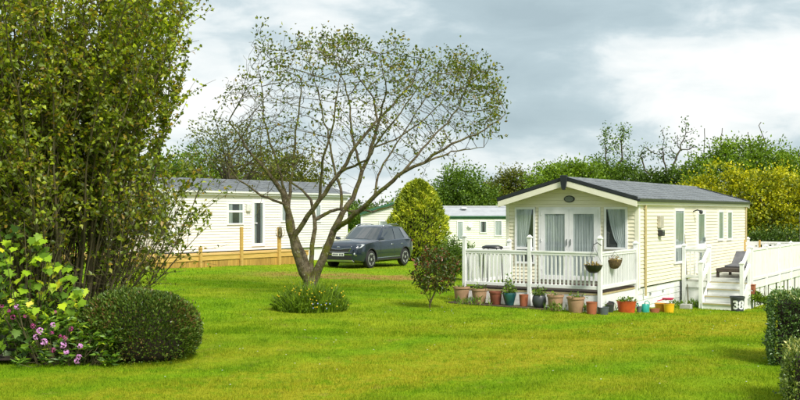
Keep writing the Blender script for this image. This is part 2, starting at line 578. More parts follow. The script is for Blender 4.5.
def curtain(parent, mp_, edge, z0, z1, m, d=.035, amp=.006, wl=.075):
    """pleated cloth; edge(t)->(a_left, a_right), t=0 bottom .. 1 top"""
    rows = 10; P = []
    a_l, a_r = edge(1); ncol = max(8, int((a_r-a_l)/wl*6))
    for i in range(rows+1):
        t = i/rows; l_, r_ = edge(t); row = []
        for j in range(ncol+1):
            u = j/ncol
            row.append(mp_(l_+(r_-l_)*u, d + amp*math.sin(u*ncol/6*2*math.pi + .5*math.sin(t*3+u*9)) * (.75+.25*math.sin(u*17)), z0+(z1-z0)*t))
        P.append(row)
    return MB().grid(P).build('curtain', m, parent, smooth=True)


def window(parent, mp_, a0, a1, z0, z1, name='window', fw=.055, bars=(), vbars=(), curt='sheer', proud=.055, m_frame=None, sill=True):
    m_frame = m_frame or M_UPVC
    mb = MB()
    bx(mb, mp_, a0, a1, .0, proud, z0, z0+fw); bx(mb, mp_, a0, a1, .0, proud, z1-fw, z1)
    bx(mb, mp_, a0, a0+fw, .0, proud-.002, z0+fw, z1-fw); bx(mb, mp_, a1-fw, a1, .0, proud-.002, z0+fw, z1-fw)
    for zb in bars: bx(mb, mp_, a0+fw, a1-fw, .0, proud-.004, zb-fw*.6, zb+fw*.6)
    for ab in vbars: bx(mb, mp_, ab-fw*.6, ab+fw*.6, .0, proud-.006, z0+fw, z1-fw)
    f_ = mb.build(name, m_frame, parent)
    i0, i1, j0, j1 = a0+fw*.9, a1-fw*.9, z0+fw*.9, z1-fw*.9
    bx(MB(), mp_, i0, i1, .023, .026, j0, j1).build('backing', M_ROOM, f_)  # dark sheet close behind the glass stands in for the unlit room
    cols = [i0] + [ab for ab in vbars] + [i1]
    rows = [j0] + sorted(bars) + [j1]
    for a_, b_ in zip(cols, cols[1:]):
        for c_, d_ in zip(rows, rows[1:]):
            bx(MB(), mp_, a_, b_, .044, .047, c_, d_).build('pane', M_GLASS, f_)
    wd = i1-i0
    if curt == 'sheer':
        for a_, b_ in zip(cols, cols[1:]): curtain(f_, mp_, lambda t, a_=a_, b_=b_: (a_, b_), j0, j1, M_CURT)
    elif curt == 'swagL':   # gathered from the left edge, sweeping right at the top
        curtain(f_, mp_, lambda t: (i0, i0+wd*(.30+.66*max(0, t-.12)**.55 if t > .12 else .30)), j0, j1, M_CURT)
    elif curt == 'swagR':
        curtain(f_, mp_, lambda t: (i1-wd*(.42+.56*max(0, t-.10)**.6 if t > .1 else .42-.0*t), i1), j0, j1, M_CURT)
    elif curt == 'side':
        curtain(f_, mp_, lambda t: (i0, i0+wd*.30), j0, j1, M_CURT2); curtain(f_, mp_, lambda t: (i1-wd*.25, i1), j0, j1, M_CURT2)
    elif curt == 'lined':
        curtain(f_, mp_, lambda t: (i0, i1), j0, j1, M_CURT2)
    return f_


def tile_roof(parent, W, y0, y1, e, zE, zR, m, wave=.30, steps=7, name='roof', amp=.016):
    """two tiled slopes, ridge above x=-W/2; zE = top at the eave edge, zR = top at the ridge"""
    xc = -W/2
    n_ = int((y1-y0)/wave*6)
    o_ = None
    for sgn in (1, -1):
        P = []
        xe = xc + sgn*(W/2+e)
        for k in range(steps):
            for q in (0, 1):
                t = (k+q)/steps
                lift = .012*(1-q) if True else 0
                row = []
                for j in range(n_+1):
                    y = y0+(y1-y0)*j/n_
                    wv = amp*abs(math.sin(math.pi*(y-y0)/wave))**.6
                    row.append((xe+(xc-xe)*t, y, zE+(zR-zE)*t + .012 + wv - .018*q))
                P.append(row)
        # closing underside
        P.append([(xc, y0+(y1-y0)*j/n_, zR-.06) for j in range(n_+1)])
        P.append([(xe, y0+(y1-y0)*j/n_, zE-.05) for j in range(n_+1)])
        P.append(P[0])
        mb = MB().grid(P)
        b = mb.build('roof_slope', m, parent, smooth=28)
    return


def caravan(name, fm, W, L, zb, zE, zR, m_wall, m_roof, m_verge, m_barge, over=.35, e=.1, board=.095, front_boards=True, barge_h=.15, verge_h=.10, tiles=True):
    root = empty(name, fm.C, -fm.th)
    xc = -W/2; sl = (zR-zE)/(W/2+e)
    # structural shell
    zs = zE-.06
    pent = [(-W+.03, .03, zb), (-.03, .03, zb), (-.03, .03, zs-.02), (xc, .03, zR-.14), (-W+.03, .03, zs-.02)]
    MB().prism(pent, (0, L-.06, 0)).build('wall', m_wall, root)
    siding(root, sdm(0), .0, L, zb, zs, board, m_wall)
    under = lambda z: (xc-(zR-.08-z)/sl, xc+(zR-.08-z)/sl)
    if front_boards:
        siding(root, fr(0), -W, 0, zb, zR-.10, board, m_wall, clip=under)
    # corner strips
    bx(MB(), sdm(0), .0, .11, .0, .022, zb-.03, zs).build('corner_strip', M_UPVC, root)
    bx(MB(), sdm(0), L-.07, L+.004, .0, .022, zb-.03, zs).build('corner_strip', M_UPVC, root)
    bx(MB(), fr(0), -.08, .022, .0, .022, zb-.03, zs-.05).build('corner_strip', M_UPVC if m_wall is not M_CREAM else m_barge, root)
    bx(MB(), fr(0), -W-.02, -W+.08, .0, .022, zb-.03, zs-.05).build('corner_strip', M_UPVC if m_wall is not M_CREAM else m_barge, root)
    tile_roof(root, W, -over, L+.12, e, zE, zR, m_roof, wave=.30 if tiles else .9, steps=8 if tiles else 2, amp=.018 if tiles else .004)
    # ridge cap
    MB().prism([(xc-.14, -over-.005, zR-.02), (xc-.10, -over-.005, zR+.035), (xc+.10, -over-.005, zR+.035), (xc+.14, -over-.005, zR-.02)], (0, L+over+.13, 0)).build('ridge_cap', m_roof, root)
    # verge trims and barge boards, both ends
    for yy, dirn in ((-over, -1), (L+.12, 1)):
        for sgn in (1, -1):
            xe = xc+sgn*(W/2+e+.01)
            y_a, y_b = (yy-.035, yy+.03) if dirn < 0 else (yy-.03, yy+.035)
            MB().prism([(xe, y_a, zE-.045), (xc, y_a, zR-.045), (xc, y_a, zR+.045), (xe, y_a, zE+.045)], (0, y_b-y_a, 0)).build('verge_trim', m_verge, root)
            y_a2, y_b2 = y_a+.012, y_b-.012
            MB().prism([(xe-sgn*.02, y_a2, zE-.058-barge_h), (xc, y_a2, zR-.058-barge_h), (xc, y_a2, zR-.058), (xe-sgn*.02, y_a2, zE-.058)], (0, y_b2-y_a2, 0)).build('barge_board', m_barge, root)
    # soffit under the front overhang
    for sgn in (1, -1):
        xe = xc+sgn*(W/2+e-.01)
        MB().prism([(xe, -over+.035, zE-.075), (xc, -over+.035, zR-.075), (xc, -over+.035, zR-.062), (xe, -over+.035, zE-.062)], (0, over-.04, 0)).build('soffit', m_barge, root)
    # gutter along the side
    MB().prism([(e-.005, -over+.02, zE-.075), (e+.06, -over+.02, zE-.075), (e+.07, -over+.02, zE-.005), (e-.005, -over+.02, zE-.02)], (0, L+over+.06, 0)).build('gutter', m_verge if m_verge is not M_GREENTRIM else M_GREENTRIM, root)
    bx(MB(), sdm(0), -over+.05, L, -.02, e-.01, zE-.16, zE-.08).build('eaves_fascia', m_barge, root)
    return root


# ---- the cream caravan on the right
A = Frame((6.0, 25.2, 0.0), 32.2)
WA, LA = 3.66, 11.3
ZB, ZE, ZR_ = .42, 2.66, 3.20
main = caravan('static_caravan', A, WA, LA, ZB, ZE, ZR_, M_CREAM, M_ROOF, M_DARKTRIM, M_BARGE)
tag(main, 'cream static caravan with grey tiled roof and white french doors on its gable', 'caravan', 'static caravans on the park')
# front openings
fmap, smap = fr(0), sdm(0)
def zA(py, px): return A.z(py, A.front(px), 0)
z_top = zA(207.2, 570)
a0, a1 = A.front(515.6), A.front(535.8)
window(main, fmap, a0, a1, zA(263.5, 525), z_top, bars=(zA(248, 525),), curt='swagL')
a0, a1 = A.front(604.8), A.front(628)
window(main, fmap, a0, a1, zA(249.5, 616), z_top, curt='swagR')
d0, d1 = A.front(539.4), A.front(601.0)
mid = (d0+d1)/2
z_sill = ZB+.12
fd = MB()
bx(fd, fmap, d0, d1, 0, .05, z_top-.06, z_top); bx(fd, fmap, d0, d0+.06, 0, .05, z_sill-.03, z_top-.06); bx(fd, fmap, d1-.06, d1, 0, .05, z_sill-.03, z_top-.06)
fdo = fd.build('door_frame', M_UPVC, main)
for l_, r_ in ((d0+.062, mid-.003), (mid+.003, d1-.062)):
    dl = window(main, fmap, l_, r_, z_sill, z_top-.062, name='french_door', fw=.115, proud=.058, curt='sheer')
    hx = r_-.05 if l_ < mid-.5 else l_+.05
    bx(MB(), fmap, hx-.012, hx+.012, .058, .085, z_sill+.92, z_sill+1.07).build('handle', M_METAL, dl)
    for zz in (.25, 1.0, 1.7):
        hx2 = l_+.02 if l_ < mid-.5 else r_-.02
        bx(MB(), fmap, hx2-.014, hx2+.014, .058, .07, z_sill+zz, z_sill+zz+.09).build('hinge', M_UPVC, dl)
# badge and finial
bc = (A.front(569.7), zA(199, 569.7))
bd = MB().lathe([(.001, -.045), (.14, -.045), (.15, -.035), (.15, -.016)], 28, (bc[0], 0, bc[1]), ax='y', sy=.60).build('badge', M_DARKTRIM, main, smooth=40)
MB().lathe([(.118, -.046), (.118, -.050), (.108, -.050), (.108, -.046)], 28, (bc[0], 0, bc[1]), ax='y', sy=.58).build('rim', M_METAL, bd, smooth=40)
for k in range(3): bx(MB(), fmap, bc[0]-.07, bc[0]+.07, .046, .049, bc[1]-.036+.028*k, bc[1]-.026+.028*k).build('motif', M_METAL, bd)
xc = -WA/2
fp = [(xc-.10, ZR_+.07), (xc+.10, ZR_+.07), (xc+.085, ZR_-.10), (xc+.06, ZR_-.26), (xc+.03, ZR_-.31), (xc-.03, ZR_-.31), (xc-.06, ZR_-.26), (xc-.085, ZR_-.10)]
MB().prism([(x, -.40, z) for x, z in fp], (0, -.05, 0)).build('finial', M_DARKTRIM, main, bevel=.008)
# side openings
def zS(py, px): return A.z(py, 0, A.side(px))
sw = [(673.2, 682.8, 208.5, 263.5, (246.3,), 'lined'), (717.0, 722.3, 210.0, 240.6, (), 'lined'), (726.0, 731.0, 210.5, 240.2, (), 'lined')]
for (xa, xb, ya, yb, br, cu) in sw:
    window(main, smap, A.side(xa), A.side(xb), zS(yb, (xa+xb)/2), zS(ya, (xa+xb)/2), bars=tuple(zS(q, (xa+xb)/2) for q in br), curt=cu, fw=.07)
dr = window(main, smap, A.side(695.8), A.side(704.2), ZB+.08, zS(210, 700), name='side_door', fw=.13, bars=(ZB+.08+.8,), curt='lined')
bx(MB(), smap, A.side(702.4), A.side(702.4)+.03, .055, .09, ZB+1.0, ZB+1.14).build('handle', M_METAL, dr)
# wall lantern, door lamp, meter box
y0 = A.side(658.6)
mbx = bx(MB(), smap, y0-.16, y0+.16, .016, .10, zS(228, 659), zS(216, 659)).build('meter_box', surf('beige_plastic', (.48, .45, .36)), main, bevel=.015)
lt = MB(); bx(lt, smap, y0-.12, y0+.12, .016, .14, zS(236, 659), zS(230, 659)); lt.build('wall_light', M_BLACK, main, bevel=.02)
bx(MB(), smap, y0-.09, y0+.09, .139, .145, zS(231.6, 659), zS(230.4, 659)).build('light_cover', M_METAL, main)
y0 = A.side(692.5)
MB().tube([(.02, y0, zS(211.5, 692)), (.14, y0, zS(210, 692)), (.22, y0+.1, zS(211, 692))], .018, 8).lathe([(.03, -.06), (.055, -.03), (.055, .03), (.03, .06)], 12, (.22, y0+.1, zS(212, 692))).build('door_lamp', M_DARKTRIM, main, smooth=40)
# downpipe
y0 = A.side(643.6)
MB().tube([(.055, y0, ZE-.1), (.055, y0, .18)], .032, 8).build('downpipe', M_TRIM, main, smooth=40)
yb_ = LA-.16
MB().tube([(.05, yb_, ZE-.1), (.05, yb_, .0)], .026, 8).build('downpipe', M_TRIM, main, smooth=40)
for zz in (.9, 1.7, 2.4): bx(MB(), smap, y0-.05, y0+.05, .016, .06, zz, zz+.03).build('pipe_clip', M_TRIM, main)
# skirting below the side wall: boards following the fall of the ground
zg = min(A.gz(0, q) for q in np.linspace(0, LA, 12)) - .12
hgt = .155; k = 0; zt = ZB-.035
while zt > zg:
    MB().quadbox([(-.06, .0, zt-hgt), (-.06, LA, zt-hgt), (-.018, LA, zt-hgt+.002), (-.018, 0, zt-hgt+.002), (-.06, 0, zt-.004), (-.06, LA, zt-.004), (-.030, LA, zt-.004), (-.030, 0, zt-.004)]).build('skirt_board', M_SKIRT, main)
    MB().quadbox([(-WA+.06, .06, zt-hgt), (-.06, .06, zt-hgt), (-.06, .02, zt-hgt), (-WA+.06, .02, zt-hgt), (-WA+.06, .06, zt-.004), (-.06, .06, zt-.004), (-.06, .03, zt-.004), (-WA+.06, .03, zt-.004)]).build('skirt_board', M_SKIRT, main)
    zt -= hgt
for q in (1.0, 2.05): MB().lathe([(.001, .0), (.035, .0), (.035, .03), (.001, .03)], 12, (-.028, q, .19), ax='x').build('vent', M_METAL, main)

# ---- veranda in front of it
DF = -2.64; DW = -3.53; ZD = .47; Z_TR = 1.40
ver = empty('veranda', A.C, -A.th)
tag(ver, 'white balustraded veranda with brown floorboards before the french doors', 'veranda')


def post(parent, x, y, z0, z1, s_=.10, m=None, cap=True, name='post'):
    o_ = MB().box(-s_/2, s_/2, -s_/2, s_/2, z0, z1).build(name, m or M_WHITE, parent, loc=(x, y, 0), bevel=.006)
    if cap:
        b = s_/2+.014
        MB().box(-b, b, -b, b, z1, z1+.03).quadbox([(-b+.01, -b+.01, z1+.03), (b-.01, -b+.01, z1+.03), (b-.01, b-.01, z1+.03), (-b+.01, b-.01, z1+.03), (-.015, -.015, z1+.075), (.015, -.015, z1+.075), (.015, .015, z1+.075), (-.015, .015, z1+.075)]).build('post_cap', m or M_WHITE, o_)
    return o_


_bal = {}
def balustrade(parent, p, q, zt, zb, gap=.105, bw=.036, m=None):
    """top rail, bottom rail and single balusters between two posts (local xy)"""
    m = m or M_WHITE
    p = Vector((*p, 0)); q = Vector((*q, 0)); d = (q-p); Ln = d.length; d.normalize()
    ang = math.atan2(d.y, d.x)
    MB().box(0, Ln, -.035, .035, zt-.045, zt).box(.001, Ln-.001, -.022, .022, zt-.10, zt-.045).build('top_rail', m, parent, loc=p, rot=(0, 0, ang), bevel=.005)
    MB().box(0, Ln, -.024, .024, zb, zb+.08).build('bottom_rail', m, parent, loc=p, rot=(0, 0, ang), bevel=.005)
    n_ = int(round(Ln/gap))
    key = (round(zt-zb, 3), bw, m.name)
    if key not in _bal: _bal[key] = MB().box(-bw/2, bw/2, -.013, .013, .08, zt-zb-.10).mesh('baluster', m)
    for i in range(1, n_):
        link('baluster', _bal[key], parent, p + d*(Ln*i/n_) + Vector((0, 0, zb)), (0, 0, ang + random.uniform(-.03, .03)))


xs_p = [DW, DW/2, 0.0]
for x in xs_p: post(ver, x, DF, -.1 + A.gz(x, DF), 1.70, .09)
for x in (DW, -.02): post(ver, x, -.13, .1, 1.52)
for x0, x1 in zip(xs_p, xs_p[1:]): balustrade(ver, (x0+.05, DF), (x1-.05, DF), Z_TR, .53)
balustrade(ver, (0, DF+.05), (-.02, -.18), Z_TR, .53)
balustrade(ver, (DW, DF+.05), (DW, -.18), Z_TR, .53)
nb = 17
bwid = (abs(DF)-.2)/nb
bproto = MB().box(DW+.03, -.03, 0, bwid-.008, ZD-.03, ZD).mesh('deck_board', M_DECKBR)
for i in range(nb): link('deck_board', bproto, ver, (0, DF+.06+i*bwid, 0))
# rim joist (ochre edge), fascia, base panels
MB().box(DW+.02, -.02, DF+.02, DF+.055, ZD-.075, ZD-.034).build('rim_joist', M_TRIM, ver)
MB().box(-.055, -.02, DF+.057, -.15, ZD-.075, ZD-.034).build('rim_joist', M_TRIM, ver)
for i, (zt, zb_) in enumerate(((.385, .20), (.195, .0), (-.005, -.25))):
    MB().box(DW+.03, -.06, DF+.03, DF+.052, zb_, zt).build('fascia_board', M_WHITE, ver)
    MB().box(-.052, -.03, DF+.055, -.16, zb_, zt).build('fascia_board', M_WHITE, ver)
    MB().box(DW+.03, DW+.052, DF+.055, -.16, zb_, zt).build('fascia_board', M_WHITE, ver)

# ---- entrance deck and steps along the side
ent = empty('entrance_deck', A.C, -A.th)
tag(ent, 'white painted entrance deck with steps and panelled rail along the caravan side', 'deck')
O0, O1, T0, T1 = .80, 1.88, 3.6, 11.35
ZD2 = .40
nb = 13
bwid = (O1-.05-.02)/nb
bproto = MB().box(0, bwid-.008, T0, T1, ZD2-.03, ZD2).mesh('deck_board', M_DECKGR)
for i in range(nb): link('deck_board', bproto, ent, (.04+i*bwid, 0, 0))
zlow = A.gz(1.3, 2.9)
rise = (ZD2-zlow)/4
for k in range(4):          # k=0 lowest
    yk0 = T0-.27*(4-k)+.27; zt = zlow+rise*(k+1)-.002*(k == 3)
    if k < 3:
        MB().box(O0+.03, O1-.04, yk0-.03, yk0+.26, zt-.035, zt).build('tread', M_DECKGR, ent)
    MB().box(O0+.04, O1-.05, yk0, yk0+.02, zlow+rise*k-.03*(k == 0), zt-.037).build('riser', M_WHITE, ent)
    MB().box(O0+.03, O1-.04, yk0-.034, yk0-.031, zt-.035, zt-.012).build('nosing', M_TRIM, ent)
for xx in (O0, O1-.04):     # stringers
    MB().prism([(xx, T0-.85, zlow-.1), (xx, T0, zlow-.1), (xx, T0, ZD2-.04), (xx, T0-.12, ZD2-.04), (xx, T0-.85, zlow+rise*.9)], (.028, 0, 0)).build('stringer', M_WHITE, ent)
yb0 = T0-.80
for xx, tall in ((O0, 1), (O1, 1)):
    post(ent, xx, yb0, zlow-.1, zlow+1.25, .10)
    post(ent, xx, T0+.02, -.4, 1.34, .09)
    for dz in (0, -.42):
        MB().bar((xx, yb0, zlow+1.18+dz), (xx, T0+.02, 1.30+dz), .07, .085).build('handrail', M_WHITE, ent)
post(ent, .10, T0+.02, -.5, 1.36, .10)
balustrade(ent, (.15, T0+.02), (O0-.045, T0+.02), 1.30, .47, gap=.115)
MB().box(.12, O0, T0-.01, T0+.018, ZD2-.19, ZD2-.032).build('fascia_board', M_WHITE, ent)
MB().box(.12, O0, T0+.03, T0+.05, -.5, ZD2-.2).build('base_panel', M_SKIRT, ent)
# outer side: panelled rail
PY = [3.88, 5.67, 7.45, 9.25, 11.2]
for y in PY: post(ent, O1, y, -.5, 1.32, .085)
panel = {}
for y0, y1 in zip(PY, PY[1:]):
    MB().box(O1-.03, O1+.03, y0+.042, y1-.042, 1.25, 1.31).build('top_rail', M_WHITE, ent)
    MB().box(O1-.02, O1+.025, y0+.042, y1-.042, .43, .50).build('bottom_rail', M_WHITE, ent)
    n_ = 9; st = (y1-y0-.09)/n_
    key = round(st, 3)
    if key not in panel: panel[key] = MB().box(-.012, .012, 0, st-.006, .50, 1.25).mesh('panel_board', M_WHITE)
    for i in range(n_): link('panel_board', panel[key], ent, (O1, y0+.045+i*st, 0))
    MB().box(O1-.018, O1+.018, y0+.04, y1-.04, .20, .395).build('fascia_board', M_WHITE, ent)
for i, y in enumerate(np.arange(3.95, 11.2, .56)):
    wd_ = random.choice((.30, .42, .5))
    MB().box(O1-.04, O1-.018, y, y+wd_, -.6, .19).build('base_panel', M_SKIRT, ent)
MB().box(O1-.12, O1-.09, 3.7, 11.2, -.6, .19).build('base_backing', M_TRIM, ent)
balustrade(ent, (.1, T1), (O1-.05, T1), 1.30, .47, gap=.16, bw=.08)
post(ent, .06, T1, -.5, 1.38, .09)
post(ent, O1-.06, T1+.05, -.5, 2.28, .10)

# ---- the pale caravan on the left
B = Frame((-8.2, 36.0, 0.0), 36.0)
LB, WB = 10.0, 3.7
ZBb, ZEb, ZRb = .84, 3.12, 3.62
M_BARGE_W = M_UPVC
left = caravan('static_caravan', B, WB, LB, ZBb, ZEb, ZRb, M_CREAM2, M_ROOF, M_UPVC, M_BARGE_W, over=.2, e=.14, board=.105)
tag(left, 'pale ivory static caravan with grey roof raised behind a golden timber deck', 'caravan', 'static caravans on the park')
fmB, smB = fr(0), sdm(0)
def zSB(py, px): return B.z(py, 0, B.side(px))
window(left, smB, B.side(226.5), B.side(243), zSB(224.8, 235), zSB(202.3, 235), bars=(zSB(211.4, 235),), curt='side', fw=.065)
drB = window(left, smB, B.side(251.3), B.side(264), zSB(246.2, 257), zSB(200, 257), name='side_door', fw=.12, curt='side')
bx(MB(), smB, B.side(253.8), B.side(255.6), .055, .10, zSB(223.6, 254), zSB(222.6, 254)).build('handle', M_UPVC, drB)
yy = B.side(247.3)
bx(MB(), smB, yy-.11, yy+.11, .016, .12, zSB(211.5, 247), zSB(203.5, 247)).build('wall_light', surf('lamp_shade_white', (.7, .72, .68)), left, bevel=.03)
window(left, smB, B.side(280.5), B.side(289), zSB(222, 285), zSB(202, 285), curt='sheer', fw=.06)
window(left, smB, B.side(314.5), B.side(320.5), zSB(222, 318), zSB(204, 318), curt='sheer', fw=.06)
zwt, zwb = zSB(202.3, 200), zSB(226, 200)
for (a0, a1) in ((-.95, -.25), (-2.5, -1.15), (-3.4, -2.7)):
    window(left, fmB, a0, a1, ZBb+.55, ZBb+1.85, curt='swagL' if a0 < -1 else 'side', fw=.07)
MB().box(-WB+.1, -.08, .04, LB, .1, ZBb-.03).build('skirt', M_SKIRT, left)

# ---- its timber deck
tim = empty('timber_deck', B.C, -B.th)
tag(tim, 'golden timber deck with close-boarded skirt and stub posts beside the ivory caravan', 'deck')
OX = 1.35; YF = B.side(155, 1.35); YE = B.side(308, 1.35); XL = -3.9; ZDk = .80
P0 = B.world(OX, YF)
st = .125; gapk = .004
pk = {}
def picket(x, y, rot, parent=tim):
    h_ = random.choice((.40, .41, .42))
    key = (h_, random.randint(0, 1))
    if key not in pk: pk[key] = MB().box(0, st-gapk-.004*key[1], 0, .02, 0, h_).mesh('picket', M_TIMBER)
    g_ = B.gz(x, y)
    link('picket', pk[key], parent, (x, y, ZDk-.215-.40), (0, 0, rot))
nP = int((YE-YF)/st)
for i in range(nP): picket(OX, YF+i*st, math.pi/2)
for i in range(int((OX-XL)/st)): picket(OX-(i+1)*st, YF, 0)
# lower infill boards down to the turf
MB().box(OX-.05, OX-.024, YF+.02, YE, -.1, ZDk-.2).build('base_board', M_TIMBER, tim)
MB().box(XL, OX-.02, YF+.022, YF+.05, -.1, ZDk-.2).build('base_board', M_TIMBER, tim)
for zt, zb_, dx in ((ZDk-.035, ZDk-.20, .03),):
    MB().box(OX+.001, OX+dx, YF-.03, YE, zb_, zt).build('fascia_board', M_TIMBER_L, tim)
    MB().box(XL, OX+dx, YF-.03, YF-.001, zb_, zt-.002).build('fascia_board', M_TIMBER_L, tim)
nbd = 10; bw_ = (OX+.06-.05)/nbd
bproto = MB().box(0, bw_-.006, YF-.03, YE, ZDk-.032, ZDk).mesh('deck_board', M_TIMBER_L)
for i in range(nbd): link('deck_board', bproto, tim, (.05+i*bw_, 0, 0))
nbd = 8; bw_ = (-YF-.03)/nbd
bproto = MB().box(XL, .046, 0, bw_-.006, ZDk-.032, ZDk).mesh('deck_board', M_TIMBER_L)
for i in range(nbd): link('deck_board', bproto, tim, (0, YF-.02+i*bw_, 0))
for px_, top in ((200.5, 247), (241.5, 227), (279.2, 227)):
    y = B.side(px_, OX+.075)
    post(tim, OX+.075, y, .0, B.z(top, OX+.07, y), .10 if px_ != 279.2 else .11, M_TIMBER_L, cap=False)

# wire basket frame hanging on the tall timber post
pw = B.world(OX+.14, B.side(279.2, OX+.075), B.z(232, OX+.1, B.side(279, OX+.07)))
hb = MB()
hb.tube([pw + Vector((.17*math.cos(a), -.06, .20*math.sin(a))) for a in np.linspace(0, 2*math.pi, 21)], .008, 5, caps=False)
hb.tube([pw + Vector((.17*math.cos(a), -.06-.12*abs(math.sin(a)), -.02+.20*math.sin(a))) for a in np.linspace(math.pi, 2*math.pi, 11)], .008, 5)
hb.lathe([(.01, -.20), (.07, -.17), (.085, -.05), (.07, .12), (.03, .2)], 10, (pw.x, pw.y-.07, pw.z))
tag(hb.build('hanging_basket', M_BARK, smooth=50), 'withered wire hanging basket on a tall golden timber post', 'basket')

# ---- two green-trimmed caravans further back
Cf = Frame((at(361, 0, 50).x + 3.3, 50.0, -.15), 3.0)
c_g = caravan('static_caravan', Cf, 3.3, 9.0, .45, 2.42, 2.92, M_CREAM3, M_ROOF2, M_GREENTRIM, M_GREENTRIM, over=.12, e=.06, board=.12, barge_h=.05, tiles=False)
tag(c_g, 'small cream caravan with green barge boards, gable end behind the parked car', 'caravan', 'static caravans on the park')
window(c_g, fr(0), -2.4, -.9, 1.25, 2.05, curt='sheer')
MB().box(-3.2, -.1, .06, 8.9, .0, .44).build('skirt', M_CREAM3, c_g)

# the long side of the second faces the camera: rotate so that local +x faces -Y
Df = Frame((at(424, 0, 54).x, 54.0, -.15), 0)
Df.th = R(86); Df.c = math.cos(Df.th); Df.s = math.sin(Df.th)
c_h = caravan('static_caravan', Df, 3.2, 9.5, .45, 2.26, 2.78, M_CREAM3, M_ROOF2, M_GREENTRIM, M_GREENTRIM, over=.12, e=.06, board=.12, barge_h=.05, tiles=False)
tag(c_h, 'long cream caravan with pale grey roof and green eaves behind the conifer', 'caravan', 'static caravans on the park')
def zSD(py, px): return Df.z(py, 0, Df.side(px))
window(c_h, sdm(0), Df.side(456.8), Df.side(463.6), zSD(240, 460), zSD(220.8, 460), curt='sheer')
window(c_h, sdm(0), Df.side(479.5), Df.side(487), zSD(233.2, 483), zSD(220.6, 483), curt='side', sill=True)
window(c_h, sdm(0), Df.side(494.3), Df.side(502.2), zSD(236.2, 498), zSD(220.2, 498), curt='sheer')
MB().box(-3.1, -.08, .06, 9.4, .0, .44).build('skirt', M_CREAM3, c_h)
MB().lathe([(.16, 0), (.2, .04), (.2, .09), (.1, .12)], 12, (-.9, Df.side(466), 2.62)).build('roof_vent', M_UPVC, c_h, smooth=40)
yb_ = Df.side(470); MB().lathe([(.02, 0), (.13, .05), (.13, .06)], 12, (.1, yb_, 1.75), ax='x').build('satellite_dish', M_UPVC, c_h, smooth=40)

# ------------------------------------------------------------------ trees and plants


def colonize(nodes, par, attr, step=.16, infl=1.2, kill=.26, iters=70, grav=(0, 0, 0)):
    """space colonisation: grow twigs from nodes towards attractor points"""
    nodes = [np.array(q, float) for q in nodes]; par = list(par)
    A_ = np.array(attr); N_ = np.array(nodes)
    best = np.full(len(A_), 1e9); who = np.zeros(len(A_), int)
    start = 0
    g_ = np.array(grav)
    for it in range(iters):
        new = N_[start:]
        if len(new):
            d = np.linalg.norm(A_[:, None] - new[None], axis=2)
            j = d.argmin(1); dm = d[np.arange(len(A_)), j]
            up_ = dm < best; best[up_] = dm[up_]; who[up_] = j[up_] + start
        alive = best > kill
        A_, best, who = A_[alive], best[alive], who[alive]
        if not len(A_): break
        act = best < infl
        if not act.any():
            infl *= 1.4; start = len(N_); continue
        start = len(N_); add = []
        for k in np.unique(who[act]):
            v = (A_[act & (who == k)] - N_[k]); v = unit(v).sum(0) + g_ + rng.normal(size=3)*.12
            nv = np.linalg.norm(v)
            if nv < 1e-6: continue
            p_ = N_[k] + v/nv*step
            if add and np.min(np.linalg.norm(N_ - p_, axis=1)) < step*.3: continue
            add.append(p_); par.append(int(k))
        if not add: break
        N_ = np.vstack([N_, add])
    return N_, np.array(par)


def branch_mesh(N_, par, tip=.004, power=2.3, rmin=None, rmax=.2, sides=6):
    """pipe-model radii and one tube per chain"""
    n_ = len(N_); kids = [[] for _ in range(n_)]
    for i, q in enumerate(par):
        if q >= 0: kids[q].append(i)
    order = []; st_ = [i for i in range(n_) if par[i] < 0]
    while st_:
        i = st_.pop(); order.append(i); st_ += kids[i]
    r = np.zeros(n_); size = np.ones(n_)
    for i in reversed(order):
        if kids[i]:
            r[i] = sum(r[k]**power for k in kids[i])**(1/power); size[i] = 1+sum(size[k] for k in kids[i])
        else: r[i] = tip
    r = np.minimum(r, rmax)
    if rmin is not None: r[:len(rmin)] = rmin
    mb = MB(); done = set()
    roots = [i for i in range(n_) if par[i] < 0]
    stack = [(i, None) for i in roots]
    while stack:
        i, frm = stack.pop()
        chain = [] if frm is None else [frm]
        while True:
            chain.append(i)
            if not kids[i]: break
            ks = sorted(kids[i], key=lambda k: -size[k])
            for k in ks[1:]: stack.append((k, i))
            i = ks[0]
        if len(chain) < 2: continue
        rad = [r[k] for k in chain]
        if frm is not None: rad[0] = min(rad[0], rad[1]*1.1)
        mb.tube([N_[k] for k in chain], rad, sides if max(rad) > .03 else (4 if max(rad) > .01 else 3), caps=False)
    return mb, r, kids


def tube_np(polys, rads, sides=4):
    mb = MB()
    for p_, r_ in zip(polys, rads): mb.tube(p_, r_, sides, caps=False)
    return mb


def poly_nodes(lines, D0):
    """limb traces (photo px x, y, depth offset m, radius m) -> nodes joined where a trace starts on an earlier one"""
    nodes = []; par = []; rad = []
    for ln in lines:
        pts = [(np.array(at(x, y, D0+dz)), r_) for x, y, dz, r_ in ln]
        prev = -1
        if nodes:
            d = np.linalg.norm(np.array(nodes) - pts[0][0], axis=1); prev = int(d.argmin())
        cur = pts[0]
        if prev < 0:
            nodes.append(cur[0]); par.append(-1); rad.append(cur[1]); prev = 0
        for a_, b_ in zip(pts, pts[1:]):
            m_ = max(1, int(np.linalg.norm(b_[0]-a_[0])/.2))
            for q in range(1, m_+1):
                t = q/m_
                nodes.append(a_[0]*(1-t)+b_[0]*t + rng.normal(size=3)*np.array((.016, .02, .012))); par.append(prev); rad.append(a_[1]*(1-t)+b_[1]*t); prev = len(nodes)-1
    return nodes, par, np.array(rad)


